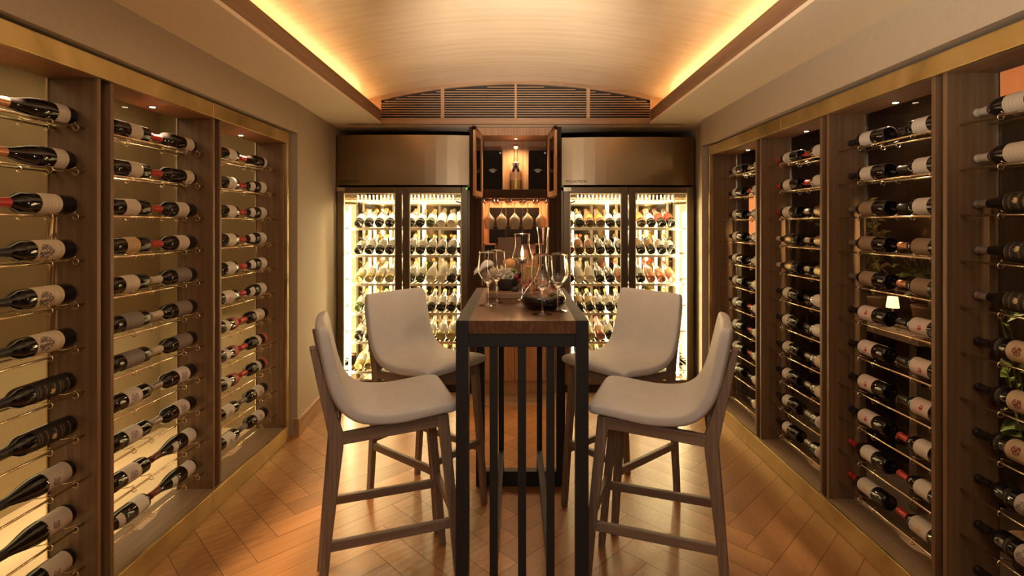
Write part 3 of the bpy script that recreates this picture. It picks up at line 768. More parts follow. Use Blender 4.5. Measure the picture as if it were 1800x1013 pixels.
# ------------------------------------------------------------------ cabinet between the coolers
KX0, KX1 = -.420, .390
cb = empty('display_cabinet', (0, FY, 0), label='tall oak cabinet between the two wine coolers, lit shelf, niche and closed base doors', cat='cabinet')
def kb(name, a0, a1, y0, y1, z0, z1, m, bev=.002, parent=cb): return MB().box(a0, a1, y0-FY, y1-FY, z0, z1).build(name, m, parent, bevel=bev)
kb('side_panel', KX0, KX0+.05, FY-.01, 5.3, 0, 2.355, M_cabd); kb('side_panel', KX1-.05, KX1, FY-.01, 5.3, 0, 2.355, M_cabd)
kb('inner_side', KX0+.05, -.316, FY, 5.0, .95, 1.73, M_cabd); kb('inner_side', .281, KX1-.05, FY, 5.0, .95, 1.73, M_cabd)
kb('inner_side', -.316, -.306, FY+.01, 5.0, .95, 1.73, M_cab); kb('inner_side', .271, .281, FY+.01, 5.0, .95, 1.73, M_cab)
kb('inner_side', KX0+.05, -.312, FY, 5.0, 1.73, 2.30, M_cab); kb('inner_side', .277, KX1-.05, FY, 5.0, 1.73, 2.30, M_cab)
kb('top_rail', KX0+.05, KX1-.05, FY, 5.0, 2.285, 2.355, M_cab)
kb('shelf_board', -.312, .277, FY-.004, 5.0, 1.732, 1.806, M_cabd)
bk = MB()
for q in range(16):
    xx = -.312+.589*q/16; bk.box(xx+.001, xx+.589/16-.001, .335, .345, 1.806, 2.285)
bk.box(-.312, .277, .343, .35, 1.806, 2.285); bk.build('back_panel', M_cab, cb)
kb('niche_back', -.306, .271, 4.90, 4.92, .95, 1.73, M_cab)
nb = MB()
for q in range(3):
    for p in range(2): nb.box(-.262+.158*q, -.262+.158*q+.154, .305, .317, 1.31+.175*p, 1.31+.175*p+.170)
nb.build('dark_tiles', plain('glossy_black_tile', (.006, .005, .004), .4, spec=.08), cb)
kb('counter', -.37, .34, FY-.012, 4.92, .915, .95, M_cabd)
kb('toe_rail', KX0+.05, KX1-.05, FY+.004, FY+.03, 0.0, .112, M_cab)
for a0, a1 in ((-.366, -.0245), (-.0205, .336)):
    d = MB(); z0, z1, f_ = .116, .910, .055
    d.box(a0, a0+f_, -.018, .004, z0, z1).box(a1-f_, a1, -.018, .004, z0, z1).box(a0+f_, a1-f_, -.018, .004, z0, z0+f_+.02).box(a0+f_, a1-f_, -.018, .004, z1-f_, z1)
    d.box(a0+f_, a1-f_, -.006, .003, z0+f_, z1-f_); d.build('base_door', M_cab, cb, bevel=.002)
# cubby boxes standing on the counter
for a0, a1 in ((-.300, -.190), (.160, .268)):
    m_ = MB().box(a0, a0+.008, .05, .25, .95, 1.318).box(a1-.008, a1, .05, .25, .95, 1.318).box(a0, a1, .05, .25, 1.31, 1.318).box(a0, a1, .05, .25, 1.12, 1.128).box(a0, a1, .24, .25, .95, 1.31)
    m_.build('cubby_box', M_cab, cb)
    MB().box(a0+.01, a1-.01, .20, .238, .95, 1.305).build('cubby_shade', M_dark, cb)  # dark slab stands in for the shade inside each box
# open glazed doors of the upper compartment
for s, xh, xn in ((-1, -.312, -.357), (1, .277, .322)):
    L_ = .30; dirv = Vector((xn-xh, -L_, 0)).normalized()
    M = Matrix.Translation((xh, 0, 0)) @ Matrix.Rotation(math.atan2(dirv.y, dirv.x), 4, 'Z')
    d = MB(); f_ = .045; z0, z1 = 1.735, 2.282
    for bx in ((0, f_, z0, z1), (L_-f_, L_, z0, z1), (f_, L_-f_, z0, z0+f_), (f_, L_-f_, z1-f_, z1)):
        d.box(bx[0], bx[1], -.010, .010, bx[2], bx[3], M)
    do = d.build('glazed_door', M_cab, cb, bevel=.002)
    MB().box(f_, L_-f_, -.002, .002, z0+f_, z1-f_, M).build('glass_pane', M_smoke, do)
    for hz in (1.90, 2.15):
        MB().lathe([(0, 0), (.006, .002), (.007, .012), (0, .014)], 12).add([], []).build('hinge', M_hinge, do).location = (xh-s*-.012, -.012, hz)
# rails of the stemware rack
hr = MB()
for xx in (-.300, -.212, -.178, -.094, -.058, .032, .066, .155, .187, .266):
    hr.box(xx-.0025, xx+.0025, .02, .30, 1.700, 1.732).box(xx-.012, xx+.012, .02, .30, 1.698, 1.701)
hr.build('stemware_rail', M_dark, cb)
dl = MB().lathe([(0, 0), (.020, 0), (.022, -.004), (.014, -.005), (.013, 0)], 20, loc=(-.012, .15, 2.284)).build('downlight', M_chrome, cb, smooth=True)
MB().lathe([(0, -.006), (.0125, -.006), (.013, -.002)], 16, loc=(-.012, .15, 2.284)).build('lens', M_lens, dl)
light('SPOT', 'cabinet_spot', (-.012, FY+.15, 2.27), 30, (1, .62, .32), (-.012, FY+.17, 1.0), spot_size=math.radians(150), spot_blend=.9, shadow_soft_size=.02)
light('AREA', 'niche_light', (-.015, FY+.20, 1.722), 15, (1, .48, .22), (-.015, FY+.20, .9), shape='RECTANGLE', size=.5, size_y=.03)
# things inside the cabinet
def gift_box(x0, x1, label):
    t = box('gift_box', x0, x1, 4.70, 4.86, 1.8065, 2.170, M_boxk, bevel=.002); t.location = (0, 0, 0)
    tag(t, label, 'box', 'black gift boxes in the cabinet')
    xc = (x0+x1)/2; e = MB().box(xc-.036, xc+.036, 4.6985, 4.6995, 1.988, 1.993)
    e.box(xc-.018, xc+.018, 4.6985, 4.6995, 2.000, 2.002).box(xc-.022, xc+.022, 4.6985, 4.6995, 1.977, 1.981).box(xc-.014, xc+.014, 4.6985, 4.6995, 1.969, 1.973)
    o = e.build('emblem', M_silver, t)
    MB().tube([(x1-.018, 4.699, 2.145), (x1-.018, 4.6955, 2.145)], .0085, 14).build('round_seal', M_silver, t)
gift_box(-.308, -.135, 'black gift box with a small silver emblem, left of the large bottle')
gift_box(.105, .270, 'black gift box with a small silver emblem, right of the large bottle')
mg = empty('champagne_bottle', (-.012, 4.76, 1.8065), label='large blush sparkling wine bottle with black ribbon and gold label in the lit cabinet', cat='bottle')
G_blush = plain('blush_glass', (.95, .60, .40), .12, coat=.4)
mp_ = [(0, .012), (.02, .010), (.045, .001), (.054, .004), (.057, .014), (.057, .135), (.0555, .160), (.050, .190), (.041, .218), (.030, .245), (.0235, .27), (.0195, .30), (.0175, .335), (.0165, .375), (0, .376)]
MB().lathe(mp_, 36).build('glass_body', G_blush, mg, smooth=True)
MB().lathe([(.0575, .010), (.0578, .012), (.0578, .092), (.0575, .094)], 36).build('base_label', plain('gold_label', (.52, .42, .16), .35, .7), mg, smooth=True)
MB().lathe([(.0243, .268), (.0202, .300), (.0182, .335), (.0172, .372), (.019, .376), (.020, .395), (.017, .404), (0, .406)], 28).build('foil_capsule', plain('blush_foil', (.72, .48, .28), .35, .6), mg, smooth=True)
rb = MB().tube([(-.026, -.036, .236), (.010, -.044, .205), (.026, -.058, .172)], [.007, .008, .009], 8).tube([(.026, -.036, .236), (-.010, -.044, .205), (-.026, -.058, .172)], [.007, .008, .009], 8)
rb.lathe([(.0335, .232), (.0345, .236), (.0265, .258), (.0255, .255)], 28).build('ribbon', plain('black_ribbon', (.012, .010, .010), .5), mg, smooth=True)
MB().tube([(0, -.045, .236), (0, -.050, .236)], .0145, 18).build('ribbon_seal', plain('purple_seal', (.16, .05, .06), .4), mg)
def menu():
    t = empty('menu_folder', (-.075, 4.66, .9505), label='upright brown leather folder on the niche counter behind the candle lamp', cat='folder')
    rx = Matrix.Rotation(math.radians(-7), 4, 'X')
    MB().box(-.100, .105, 0, .016, .004, .432, rx).build('cover', M_leathb, t, bevel=.004)
    MB().box(-.098, .101, .004, .012, .008, .428, rx).build('pages', plain('menu_pages', (.55, .45, .3), .8), t)
    MB().box(-.018, .018, -.0012, .001, .300, .305, rx).box(-.002, .002, -.0012, .001, .16, .27, rx).build('stamped_mark', plain('stamp', (.36, .24, .12), .5), t)
menu()
def fine(prof, step=.004, eps=.00025):
    out = []
    for (r0, z0), (r1, z1) in zip(prof, prof[1:]):
        d = math.hypot(r1-r0, z1-z0)
        if not out: out.append((r0, z0))
        if d > 4*eps:
            u = eps/d; out.append((r0+(r1-r0)*u, z0+(z1-z0)*u))
            n_ = max(1, int(d/step))
            for i in range(1, n_): out.append((r0+(r1-r0)*i/n_, z0+(z1-z0)*i/n_))
            out.append((r1-(r1-r0)*u, z1-(z1-z0)*u))
        out.append((r1, z1))
    return out
def curve(prof, sub=4):
    p = [Vector(q) for q in prof]; out = []
    for i in range(len(p)-1):
        a, b, c, d = p[max(i-1, 0)], p[i], p[i+1], p[min(i+2, len(p)-1)]
        for k in range(sub):
            t = k/sub; v = .5*((2*b)+(c-a)*t+(2*a-5*b+4*c-d)*t*t+(3*b-a-3*c+d)*t*t*t)
            out.append((max(0, v.x), v.y))
    out.append(tuple(p[-1])); return out
def shell(outer, th, base_in):
    """closed glass wall: smooth outer curve, then the inner one offset by th from index base_in of the outer"""
    o = curve(outer); k0 = base_in*4; inn = []
    for i in range(len(o)-1, k0-1, -1):
        a = Vector(o[max(i-1, 0)]); b = Vector(o[min(i+1, len(o)-1)]); t = (b-a).normalized(); n_ = Vector((-t.y, t.x))
        r, z = o[i][0]+n_.x*th, o[i][1]+n_.y*th
        if r > .001: inn.append((r, z))
    return o+[((o[-1][0]+inn[0][0])/2, o[-1][1]+th*.4)]+inn+[(0, inn[-1][1])]
def glass_foot(t, foot):
    return MB().lathe(fine([(0, 0), (foot, .0002), (foot, .0014), (foot*.6, .0030), (.010, .0060), (0, .0062)]), 40).build('foot', M_foot, t, smooth=True)
def glass_profile(h, rb, zb, r_rim, foot=.040):
    """outer profile up then inner profile down: foot, stem, angular bowl widest at rb/zb"""
    k = h/.25
    out = [(0, .0058), (.004, .0058), (.0085, .0062), (.0082, .0070), (.0070, .0080), (.0058, .010), (.0045, .016), (.0036, .03), (.0034, zb-.075*k), (.0045, zb-.058*k), (.010, zb-.048*k), (.022, zb-.034*k), (rb*.86, zb-.010), (rb*.985, zb+.004), (rb, zb+.018), (rb*.95, zb+.05*k), (r_rim, h)]
    return shell(out, .0012, 11)
# stemware hanging upside down under the shelf
for i, (x, word) in enumerate(((-.256, 'at the left end'), (-.1425, 'second from the left'), (-.013-.010, 'in the middle'), (.097, 'second from the right'), (.219, 'at the right end'))):
    hg = MB().lathe(glass_profile(.245, .048, .150, .037, .036), 28).build('hanging_wine_glass', M_hang, None, smooth=True)
    glass_foot(hg, .036); hg.rotation_euler = (PI, 0, 0); hg.location = (x, 4.745, 1.6975)
    tag(hg, f'upside-down wine glass hanging under the cabinet shelf, {word}', 'wine glass', 'stemware hanging in the niche')

# ------------------------------------------------------------------ high table
TX0, TX1, TY0, TY1, TH = -.235, .274, 1.981, 3.006, 1.13
tb = empty('bar_table', ((TX0+TX1)/2, TY0, 0), label='tall narrow table with black steel frame and inset walnut top between four stools', cat='table')
ox, oy = (TX0+TX1)/2, TY0
def t_(name, x0, x1, y0, y1, z0, z1, m=M_steel, bev=.0015): return MB().box(x0-ox, x1-ox, y0-oy, y1-oy, z0, z1).build(name, m, tb, bevel=bev)
q = .049
t_('leg', TX0, TX0+q, TY0, TY0+q, 0, TH); t_('leg', TX1-q, TX1, TY0, TY0+q, 0, TH)
t_('leg', TX0, TX0+q, TY1-q, TY1, 0, TH); t_('leg', TX1-q, TX1, TY1-q, TY1, 0, TH)
t_('side_rail', TX0, TX0+q, TY0+q, TY1-q, TH-q, TH); t_('side_rail', TX1-q, TX1, TY0+q, TY1-q, TH-q, TH)
t_('front_rail', TX0+q, TX1-q, TY0+.004, TY0+q, TH-.102, TH-.052); t_('back_rail', TX0+q, TX1-q, TY1-q, TY1-.004, TH-.102, TH-.052)
t_('floor_rail', TX0+q, TX1-q, TY1-q, TY1, 0, .085); t_('floor_rail', TX0+q, TX1-q, TY0, TY0+q, 0, .05)
t_('table_top', TX0+q, TX1-q, TY0, TY1, TH-.051, TH, M_table, .002)
for x in (-.106, .0035, .113):
    t_('slat', x, x+.031, TY0+.008, TY0+.038, .05, TH-.102); t_('slat', x, x+.031, TY1-.04, TY1-.01, .085, TH-.102)
t_('base_bar', -.106, -.075, TY0+.038, TY1-.04, .17, .205); t_('base_bar', .113, .144, TY0+.038, TY1-.04, .17, .205)

# ------------------------------------------------------------------ stools
def stool(loc, ang, label, flip=False):
    """local +x is where the seat faces"""
    t = empty('bar_stool', loc, ang, label=label, cat='stool', group='upholstered bar stools around the table')
    # upholstered shell: rounded section swept along the side profile
    prof = [(-.283, 1.118, .012), (-.2815, 1.112, .020), (-.278, 1.095, .024), (-.266, 1.03, .026), (-.250, .95, .027), (-.232, .88, .028), (-.208, .825, .0285), (-.172, .783, .029), (-.125, .757, .029), (-.07, .748, .028),
            (0, .748, .0275), (.07, .754, .027), (.14, .7625, .0265), (.19, .766, .026), (.218, .765, .024), (.232, .763, .018), (.238, .762, .010)]
    pts = [Vector((p[0], 0, p[1])) for p in prof]; rings = []
    nsec = 36
    for i, (u, z, th) in enumerate(prof):
        tt = (pts[min(i+1, len(pts)-1)]-pts[max(i-1, 0)]).normalized(); nn = Vector((-tt.z, 0, tt.x))
        f = i/(len(prof)-1)
        W = .207+.010*min(1, f*2.2)
        if i == 0: W -= .018
        elif i == 1: W -= .008
        elif i == 2: W -= .002
        if i == len(prof)-1: W -= .014
        elif i == len(prof)-2: W -= .005
        ring = []
        for k in range(nsec):
            a = 2*PI*k/nsec; ca, sa = math.cos(a), math.sin(a)
            e = .27
            lx = W*math.copysign(abs(ca)**e, ca) if abs(ca) > 1e-6 else 0
            lz = th*math.copysign(abs(sa)**(.45), sa) if abs(sa) > 1e-6 else 0
            c_ = abs(lx/W)
            dish = .010*c_**2.5*(1 if f < .62 else .35)
            crown = .006*(1-c_**2)*(1 if sa > 0 else 0)*(1 if .35 < f < .97 else .3)
            p = pts[i]+nn*(lz+dish+crown)+Vector((0, lx, 0))
            ring.append(p)
        rings.append(ring)
    sh = MB().loft(rings).build('seat', M_fabric, t, smooth=True)
    md = sh.modifiers.new('sub', 'SUBSURF'); md.levels = 1; md.render_levels = 1
    sh['label'] = 'off-white upholstered one-piece seat and backrest'
    for s in (-1, 1):
        y = .17*s; m = M_stoolw
        # rear leg: splayed lower part, upright post behind the backrest, one piece
        r = []
        for (u, z, wd, dp) in ((-.282, 0, .030, .030), (-.2575, .30, .036, .031), (-.222, .66, .050, .032), (-.224, .71, .053, .032), (-.262, .86, .038, .030), (-.306, 1.045, .022, .028)):
            r.append([(u-wd/2, y-dp/2, z), (u+wd/2, y-dp/2, z), (u+wd/2, y+dp/2, z), (u-wd/2, y+dp/2, z)])
        MB().loft(r).build('leg', m, t, bevel=.004)
        r = []
        for (u, z, wd, dp) in ((.254, 0, .030, .028), (.228, .30, .035, .030), (.182, .735, .045, .032)):
            r.append([(u-wd/2, y-dp/2, z), (u+wd/2, y-dp/2, z), (u+wd/2, y+dp/2, z), (u-wd/2, y+dp/2, z)])
        MB().loft(r).build('leg', m, t, bevel=.004)
        MB().loft([[(-.21, y-.013, .668), (-.21, y+.013, .668), (-.21, y+.013, .712), (-.21, y-.013, .712)], [(.185, y-.013, .688), (.185, y+.013, .688), (.185, y+.013, .736), (.185, y-.013, .736)]]).build('seat_rail', M_stoolx, t, bevel=.003)
        MB().box(-.246, .222, y-.011, y+.011, .272, .308).build('stretcher', M_stoolx, t, bevel=.003)
        for u in (-.282, .254):
            MB().lathe([(0, -.0), (.010, 0), (.010, .004), (0, .004)], 12, loc=(u, y, .0)).build('foot_glide', M_dark, t)
    MB().box(.172, .196, -.157, .157, .684, .732).build('seat_rail', M_stoolx, t, bevel=.003)
    MB().box(-.232, -.208, -.157, .157, .66, .70).build('seat_rail', M_stoolx, t, bevel=.003)
    MB().box(.215, .238, -.157, .157, .312, .345).build('stretcher', M_stoolx, t, bevel=.003)
    MB().box(-.262, -.240, -.157, .157, .312, .345).build('stretcher', M_stoolx, t, bevel=.003)
    return t
R_ = math.radians
stool((-.530, 2.185, 0), R_(20), 'off-white bar stool on the left of the table, the one closer to the viewer')
stool((.574, 2.165, 0), R_(180-20), 'off-white bar stool on the right of the table, the one closer to the viewer')
stool((-.482, 2.805, 0), R_(-38), 'off-white bar stool turned toward the table corner in front of the left cooler')
stool((.556, 2.800, 0), R_(180+40), 'off-white bar stool turned toward the table corner in front of the right cooler')

# ------------------------------------------------------------------ things on the table
for (x, y, word, sc_) in ((-.132, 2.339, 'at the front left of the table, empty', 1.0), (-.097, 2.44, 'just behind the front left one, empty', 1.0),
                          (.102, 2.107, 'nearest the front edge, before the decanter', 1.0), (.173, 2.193, 'at the right edge of the table beside the decanter', 1.0)):
    g = MB().lathe(glass_profile(.2475, .0445, .150, .0385, .041), 40).build('wine_glass', M_glass, None, smooth=True)
    g.location = (x, y, TH+.0003); glass_foot(g, .041); tag(g, 'tall angular wine glass ' + word, 'wine glass', 'wine glasses on the table')
dc = empty('decanter', (.115, 2.292, TH+.0005), label='wide-based crystal decanter with long flared neck, holding red wine', cat='decanter')
do_ = [(0, .004), (.03, .002), (.06, 0), (.080, .004), (.095, .018), (.1005, .036), (.098, .050), (.088, .066), (.070, .088), (.052, .112), (.036, .138), (.025, .165), (.0185, .195), (.0170, .225), (.0185, .26), (.0215, .30), (.0262, .345), (.0275, .355)]
di_ = [(.0262, .355), (.0248, .345), (.0198, .30), (.0168, .26), (.0153, .225), (.0168, .195), (.0233, .165), (.0343, .138), (.050, .112), (.068, .088), (.086, .066), (.0962, .050), (.0987, .036), (.093, .020), (.078, .0065), (.05, .004), (0, .007)]
MB().lathe(shell(do_, .0019, 1), 64).build('glass_body', M_glass, dc, smooth=True)
MB().lathe([(0, .0072), (.05, .0045), (.0775, .0072), (.0925, .0205), (.0982, .036), (.0957, .050), (.0935, .0535), (.05, .0535), (0, .0535)], 56).build('red_wine', M_wine, dc, smooth=True)
lp = empty('candle_lamp', (.025, 2.505, TH+.0005), label='chrome stem candle lamp with flared glass chimney and lit flame', cat='lamp')
MB().lathe([(0, 0), (.032, 0), (.033, .003), (.030, .006), (.008, .009), (.0050, .014), (.0045, .17), (.006, .176), (.020, .180), (.0265, .186), (.0275, .205), (.0245, .206), (.0235, .190), (0, .188)], 32).build('stand', M_chrome, lp, smooth=True)
ch = [(.024, .188), (.034, .192), (.046, .200), (.0485, .208), (.047, .218), (.0415, .236), (.0365, .255), (.0345, .275), (.0355, .298), (.0375, .324)]
MB().lathe([(p[0], p[1]) for p in shell(ch, .0014, 0)[:-1]]+[ch[0]], 48).build('glass_chimney', M_glass, lp, smooth=True)
MB().lathe([(0, .189), (.011, .189), (.011, .206), (0, .207)], 20).build('candle', plain('candle_wax', (.8, .72, .55), .5), lp, smooth=True)
MB().lathe([(0, .208), (.005, .211), (.0078, .221), (.006, .236), (.0025, .252), (0, .262)], 16).build('flame', M_flame, lp, smooth=True)
light('POINT', 'candle_light', (.025, 2.505, TH+.345), 10.0, (1, .60, .33), None, shadow_soft_size=.012)
# serving board
sb = box('serving_board', -.152, .186, -.14, .14, 0, .028, M_board, bevel=.003); sb.location = (0, 2.70, TH+.0005)
tag(sb, 'thick pale wooden serving board under the cheese and ham', 'board')
BZ = TH+.0290
def blob(name, loc, size, mat, label, cat, seed=0, amp=.15, group=None, rot=(0, 0, 0), n=3):
    bm = bmesh.new(); bmesh.ops.create_icosphere(bm, subdivisions=n, radius=1)
    rnd = random.Random(seed); ph = [rnd.uniform(0, 6) for _ in range(6)]
    for v in bm.verts:
        d = 1+amp*(math.sin(v.co.x*3+ph[0])*math.sin(v.co.y*2.6+ph[1])+.5*math.sin(v.co.z*4+ph[2])+.3*math.sin(v.co.x*7+ph[3])*math.sin(v.co.z*6+ph[4]))
        v.co *= d; v.co.x *= size[0]; v.co.y *= size[1]; v.co.z *= size[2]
    zmin = min(v.co.z for v in bm.verts)
    me = bpy.data.meshes.new(name); bm.to_mesh(me); bm.free()
    o = link_obj(name, me, mat, None, True); o.location = (loc[0], loc[1], loc[2]-zmin); o.rotation_euler = rot
    return tag(o, label, cat, group)
M_slate = plain('slate_bowl', (.045, .04, .032), .55, bump=.4, bscale=40)
M_bread = plain('bread_crust', (.42, .22, .09), .65, bump=.5, bscale=30)
M_bread2 = plain('pale_bread', (.72, .56, .36), .75, bump=.5, bscale=40)
M_cheese = plain('white_cheese', (.90, .84, .70), .5, bump=.2, bscale=30)
M_cheddar = plain('yellow_cheese', (.70, .52, .22), .5, bump=.2, bscale=30)
M_grapeg = plain('green_grape', (.30, .40, .08), .18, coat=.5, **{'Transmission Weight': .2})
M_graped = plain('dark_grape', (.06, .015, .03), .2, coat=.4)
M_tom = plain('cherry_tomato', (.40, .035, .012), .15, coat=.5)
M_ham = plain('cured_ham', (.66, .26, .20), .4, coat=.3, bump=.4, bscale=45)
M_porc = plain('white_porcelain', (.78, .76, .75), .15, coat=.5)
# dark hollow bowl with facetted outside
bw = empty('slate_bowl', (-.052, 2.675, BZ), label='dark slate-coloured bowl of cheese and grapes on the serving board', cat='bowl')
MB().lathe([(0, 0), (.028, 0), (.045, .014), (.060, .040), (.066, .062), (.063, .062), (.056, .042), (.042, .020), (.025, .008), (0, .008)], 11).build('bowl_body', M_slate, bw)
r_ = random.Random(3)
def cube_at(name, loc, size, mat, label, cat, group, seed):
    rr = random.Random(seed); e = (rr.uniform(-.6, .6), rr.uniform(-.6, .6), rr.uniform(0, 3))
    o = MB().box(-size[0]/2, size[0]/2, -size[1]/2, size[1]/2, -size[2]/2, size[2]/2).build(name, mat, None, bevel=.0022)
    o.location = loc; o.rotation_euler = e; return tag(o, label, cat, group)
chz = [(-.072, 2.655, .070), (-.040, 2.650, .066), (-.054, 2.685, .074), (-.028, 2.672, .082), (-.070, 2.690, .094), (-.046, 2.664, .100)]
for i, (x, y, z) in enumerate(chz):
    cube_at('cheese_cube', (x, y, BZ+z), (.032, .030, .027), M_cheese, ['pale cheese cube at the left rim of the slate bowl', 'pale cheese cube at the front rim of the slate bowl', 'pale cheese cube in the middle of the slate bowl', 'pale cheese cube leaning on the right rim of the slate bowl', 'pale cheese cube near the top of the heap in the bowl, behind', 'pale cheese cube crowning the heap in the slate bowl'][i], 'cheese', 'cheese cubes in the slate bowl', i)
for i, (x, y, z, w_) in enumerate(((-.034, 2.634, .074, 'at the front of the bowl'), (-.022, 2.655, .104, 'upper one beside the bread'), (-.012, 2.668, .098, 'by the lamp stem'))):
    o = blob('green_grape', (x, y, BZ+z-.010), (.0095, .0095, .0105), M_grapeg, 'glossy green grape ' + w_, 'grape', i, .02, 'green grapes'); 
for i, (x, y, z, m, nm, w_) in enumerate(((-.004, 2.655, .070, M_tom, 'cherry_tomato', 'small red tomato left of the lamp stem'), (.004, 2.672, .078, M_graped, 'dark_grape', 'dark grape above the small red tomato'), (.022, 2.665, .085, M_graped, 'dark_grape', 'dark grape right of the lamp stem'), (.018, 2.68, .070, M_tom, 'cherry_tomato', 'small red tomato right of the lamp stem'), (-.010, 2.675, .052, M_graped, 'dark_grape', 'dark grape low between bowl and lamp stem'), (.006, 2.66, .052, M_tom, 'cherry_tomato', 'lowest small red tomato behind the lamp stem'))):
    blob(nm, (x, y, BZ+z-.013), (.0125, .0125, .012), m, w_, 'fruit', 10+i, .03)
# supporting heap under and behind the small fruit
blob('seeded_bread', (.010, 2.745, BZ), (.038, .028, .030), M_bread2, 'rough pale bread piece under the small tomatoes and grapes', 'bread', 22, .12)
blob('bread_loaf', (-.045, 2.785, BZ), (.052, .034, .050), M_bread2, 'pale bread loaf lying behind the slate bowl', 'bread', 15, .10)
blob('bread_roll', (-.040, 2.785, BZ+.094), (.033, .030, .030), M_bread, 'round brown bread roll on top of the loaf behind the bowl', 'bread', 5, .05)
for i, (x, y, hh, an, wd) in enumerate(((-.078, 2.738, .125, .25, 'taller cream cheese slice standing left of the slate bowl'), (-.104, 2.700, .100, -.35, 'shorter cream cheese slice standing behind the left wine glasses'))):
    o = MB().add([(-.022, 0, 0), (.022, 0, 0), (.022, .016, 0), (-.022, .016, 0), (-.004, 0, hh), (.012, 0, hh*.93), (.012, .012, hh*.93), (-.004, .012, hh)], [(3,2,1,0),(4,5,6,7),(0,1,5,4),(1,2,6,5),(2,3,7,6),(3,0,4,7)]).build('cheese_slice', M_cheese, None, bevel=.003)
    o.location = (x, y, BZ); o.rotation_euler = (0, 0, an); tag(o, wd, 'cheese', 'cheese slices on the board')
blob('bread_chunk', (-.118, 2.76, BZ), (.038, .034, .060), M_bread2, 'torn pale bread chunk behind the two left wine glasses', 'bread', 8, .16)
blob('bread_slice', (-.138, 2.66, BZ), (.020, .030, .030), M_bread, 'small browned bread slice beside the slate bowl', 'bread', 9, .15)
cube_at('cheese_wedge', (.062, 2.715, BZ+.062), (.040, .03, .118), M_cheddar, 'upright yellow cheese wedge right of the lamp stem', 'cheese', None, 40).rotation_euler = (.05, .08, .3)
blob('dark_olive', (-.012, 2.605, BZ), (.020, .016, .013), M_slate, 'dark smooth olive-coloured pebble dish in front of the bowl', 'dish', 12, .05)
def ham(loc, r, seed, label):
    rr = random.Random(seed); mb = MB(); n = 30; rings = []
    for j in range(7):
        ring = []
        for i in range(n):
            a = 2*PI*i/n; q_ = j/6
            rad = r*(.15+.85*q_)*(1+.16*math.sin(5*a+seed)*q_)
            z = .003+.040*(1-q_)*(1+.3*math.sin(3*a))+.014*q_*math.sin(7*a+seed*2)+.012*q_
            ring.append((rad*math.cos(a), rad*math.sin(a)*.8, z+.003*math.sin(13*a+j)))
        rings.append(ring)
    o = mb.loft(rings, cap=False).build('ham_slice', M_ham, None, smooth=True)
    md = o.modifiers.new('thick', 'SOLIDIFY'); md.thickness = .0018
    o.location = loc; return tag(o, label, 'ham', 'folded ham slices on the board')
ham((.058, 2.655, BZ+.001), .040, 1, 'folded pink ham slice just right of the lamp stem')
ham((.105, 2.69, BZ+.001), .038, 2, 'folded pink ham slice behind the decanter, in the middle')
ham((.148, 2.66, BZ+.001), .036, 3, 'folded pink ham slice at the right end of the board')
ham((.092, 2.635, BZ+.038), .030, 4, 'folded pink ham slice lying on top of the others')
blob('rye_bread', (.085, 2.765, BZ), (.036, .025, .042), plain('rye_crust', (.16, .08, .04), .7, bump=.5, bscale=40), 'dark brown rye bread piece behind the ham', 'bread', 31, .1)
# white porcelain spoon leaning on the bread, tip out to the left
sp = empty('porcelain_spoon', (-.170, 2.665, BZ), label='white porcelain spoon standing out past the left wine glass', cat='spoon')
rings = []
for i in range(13):
    u = i/12; x = -.052+.108*u; wdt = .020*math.sin(PI*min(1, .12+u*.86))**.6; zc = .088+.052*math.sin(u*2.2)
    ring = []
    for k in range(12):
        a = 2*PI*k/12; ring.append((x, wdt*.55*math.cos(a)-.004*math.sin(a), zc+wdt*.95*math.cos(a)+.004*math.sin(a)))
    rings.append(ring)
MB().loft(rings).build('bowl_end', M_porc, sp, smooth=True)
MB().tube([(.045, 0, .128), (.052, .004, .07), (.045, .008, .004)], [.006, .005, .007], 10).build('handle', M_porc, sp, smooth=True)

# ------------------------------------------------------------------ things seen through the glass of the right rack
M_leaf = plain('leaf_green', (.16, .20, .045), .4, bump=.2, bscale=30)
M_leaf2 = plain('pale_leaf', (.55, .45, .18), .45)
M_pot = plain('clay_pot', (.20, .11, .06), .6)
def plant(x, y, z, n, h, spread, mat, label, seed):
    rr = random.Random(seed); t = empty('potted_plant', (x, y, z), label=label, cat='plant', group='plants beyond the rack glass')
    MB().lathe([(0, 0), (.07, 0), (.085, .12), (.09, .13), (.08, .13), (.078, .11), (0, .11)], 20).build('pot', M_pot, t, smooth=True)
    fol = MB(); stm = MB()
    for i in range(n):
        a = rr.uniform(0, 2*PI); hh = h*rr.uniform(.55, 1); sx, sy = spread*rr.uniform(.2, 1)*math.cos(a), spread*rr.uniform(.2, 1)*math.sin(a)
        p = [(sx*u*u, sy*u*u, .1+hh*u) for u in (0, .35, .7, 1)]; stm.tube(p, .003, 6)
        for k in range(7):
            u = rr.uniform(.4, 1); b = Vector((sx*u*u, sy*u*u, .1+hh*u)); d = Vector((rr.uniform(-1, 1), rr.uniform(-1, 1), rr.uniform(-.3, .8))).normalized()
            L_ = rr.uniform(.06, .11); sd = d.orthogonal().normalized()*L_*.22; up = d.cross(sd).normalized()*.004
            mid = b+d*L_*.5
            fol.add([b, mid+sd+up, b+d*L_-Vector((0, 0, L_*.25)), mid-sd+up, mid-up*2], [(0, 1, 4), (1, 2, 4), (2, 3, 4), (3, 0, 4)])
    stm.build('stems', M_leaf, t); fol.build('foliage', mat, t)
def ledge(x0, x1, y0, y1, z, label):
    o = MB().box(x0, x1, y0, y1, z-.04, z).box(x0+.03, x1-.03, y0+.05, y0+.10, .0035, z-.04).box(x0+.03, x1-.03, y1-.10, y1-.05, .0035, z-.04).build('side_table', M_backdark); tag(o, label, 'table')
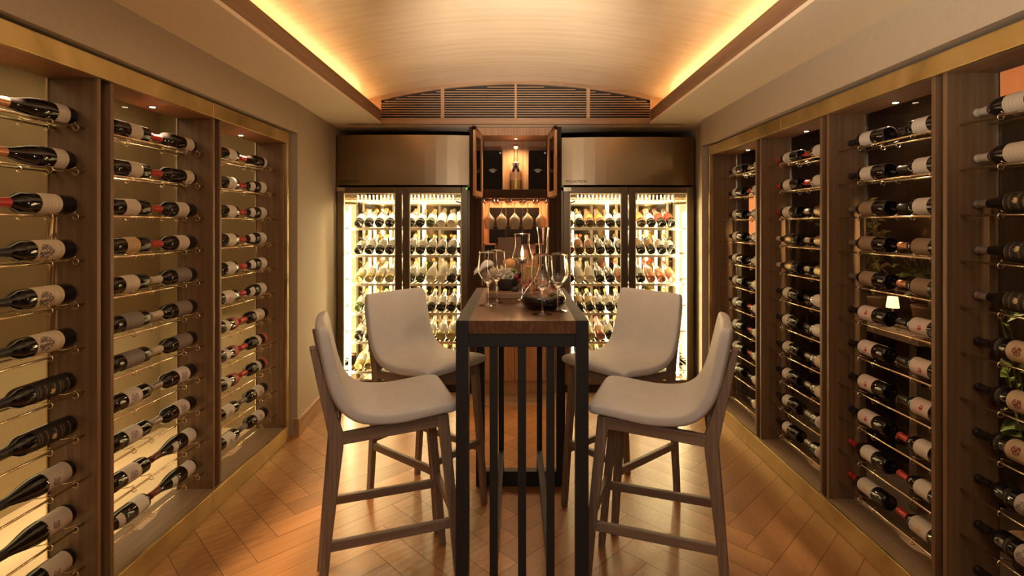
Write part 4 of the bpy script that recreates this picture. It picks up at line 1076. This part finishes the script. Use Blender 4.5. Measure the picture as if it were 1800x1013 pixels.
ledge(2.03, 2.48, 2.62, 3.45, .92, 'dark console table beyond the right-hand racks')
plant(2.26, 3.28, .9205, 11, .62, .16, M_leaf2, 'pale-leaved plant standing beyond the second rack bay', 3)
plant(2.26, 2.83, .9205, 12, .36, .22, M_leaf, 'bright green plant behind the near half of the second rack bay', 4)
plant(2.35, 3.72, .0035, 14, 1.55, .22, M_leaf, 'tall floor plant beyond the third rack bay', 5)
plant(2.22, 2.22, .0035, 12, 1.25, .24, M_leaf, 'leafy floor plant low behind the second rack bay', 6)
tl = empty('table_lamp', (2.22, 3.06, .9205), label='small glowing table lamp beyond the second rack bay of the right wall', cat='lamp')
MB().lathe([(0, 0), (.03, 0), (.03, .006), (.005, .010), (.005, .09), (0, .09)], 16).build('base', M_dark, tl, smooth=True)
MB().lathe([(.034, .085), (.026, .150), (.025, .150), (.033, .085)], 20).build('shade', emis('lamp_shade_glow', (1, .72, .36), 1.6), tl, smooth=True)
ps = MB()
for i in range(20):
    a = 2*PI*i/20; ps.box(-.008, .008, .030, .036, 0, .40, Matrix.Rotation(a, 4, 'Z'))
pl = ps.build('pleated_wall_lamp', emis('pleat_glow', (1, .36, .12), .8)); pl.location = (2.02, 4.42, 1.39); tag(pl, 'tall orange pleated hanging lamp seen through the far bay of the right wall', 'lamp')
pc = MB().tube([(2.02, 4.42, 1.79), (2.02, 4.42, 2.42)], .003, 6).build('cable', M_dark, None); pc.parent = pl; pc.matrix_parent_inverse = pl.matrix_world.inverted(); pc.location = (0, 0, 0)
pc.matrix_parent_inverse = Matrix.Translation((-2.02, -4.42, -1.39))
wl = empty('wall_light_panel', (2.69, 2.47, 2.18), label='glowing orange fabric panel high beyond the rack at the right picture edge', cat='lamp')
MB().box(-.03, 0, -.42, .42, .0, .18).build('fabric', M_shadeo, wl)
MB().box(-.034, 0, -.44, -.42, -.02, .20).box(-.034, 0, .42, .44, -.02, .20).box(-.034, 0, -.42, .42, .18, .20).box(-.034, 0, -.42, .42, -.02, .0).build('frame', M_dark, wl)
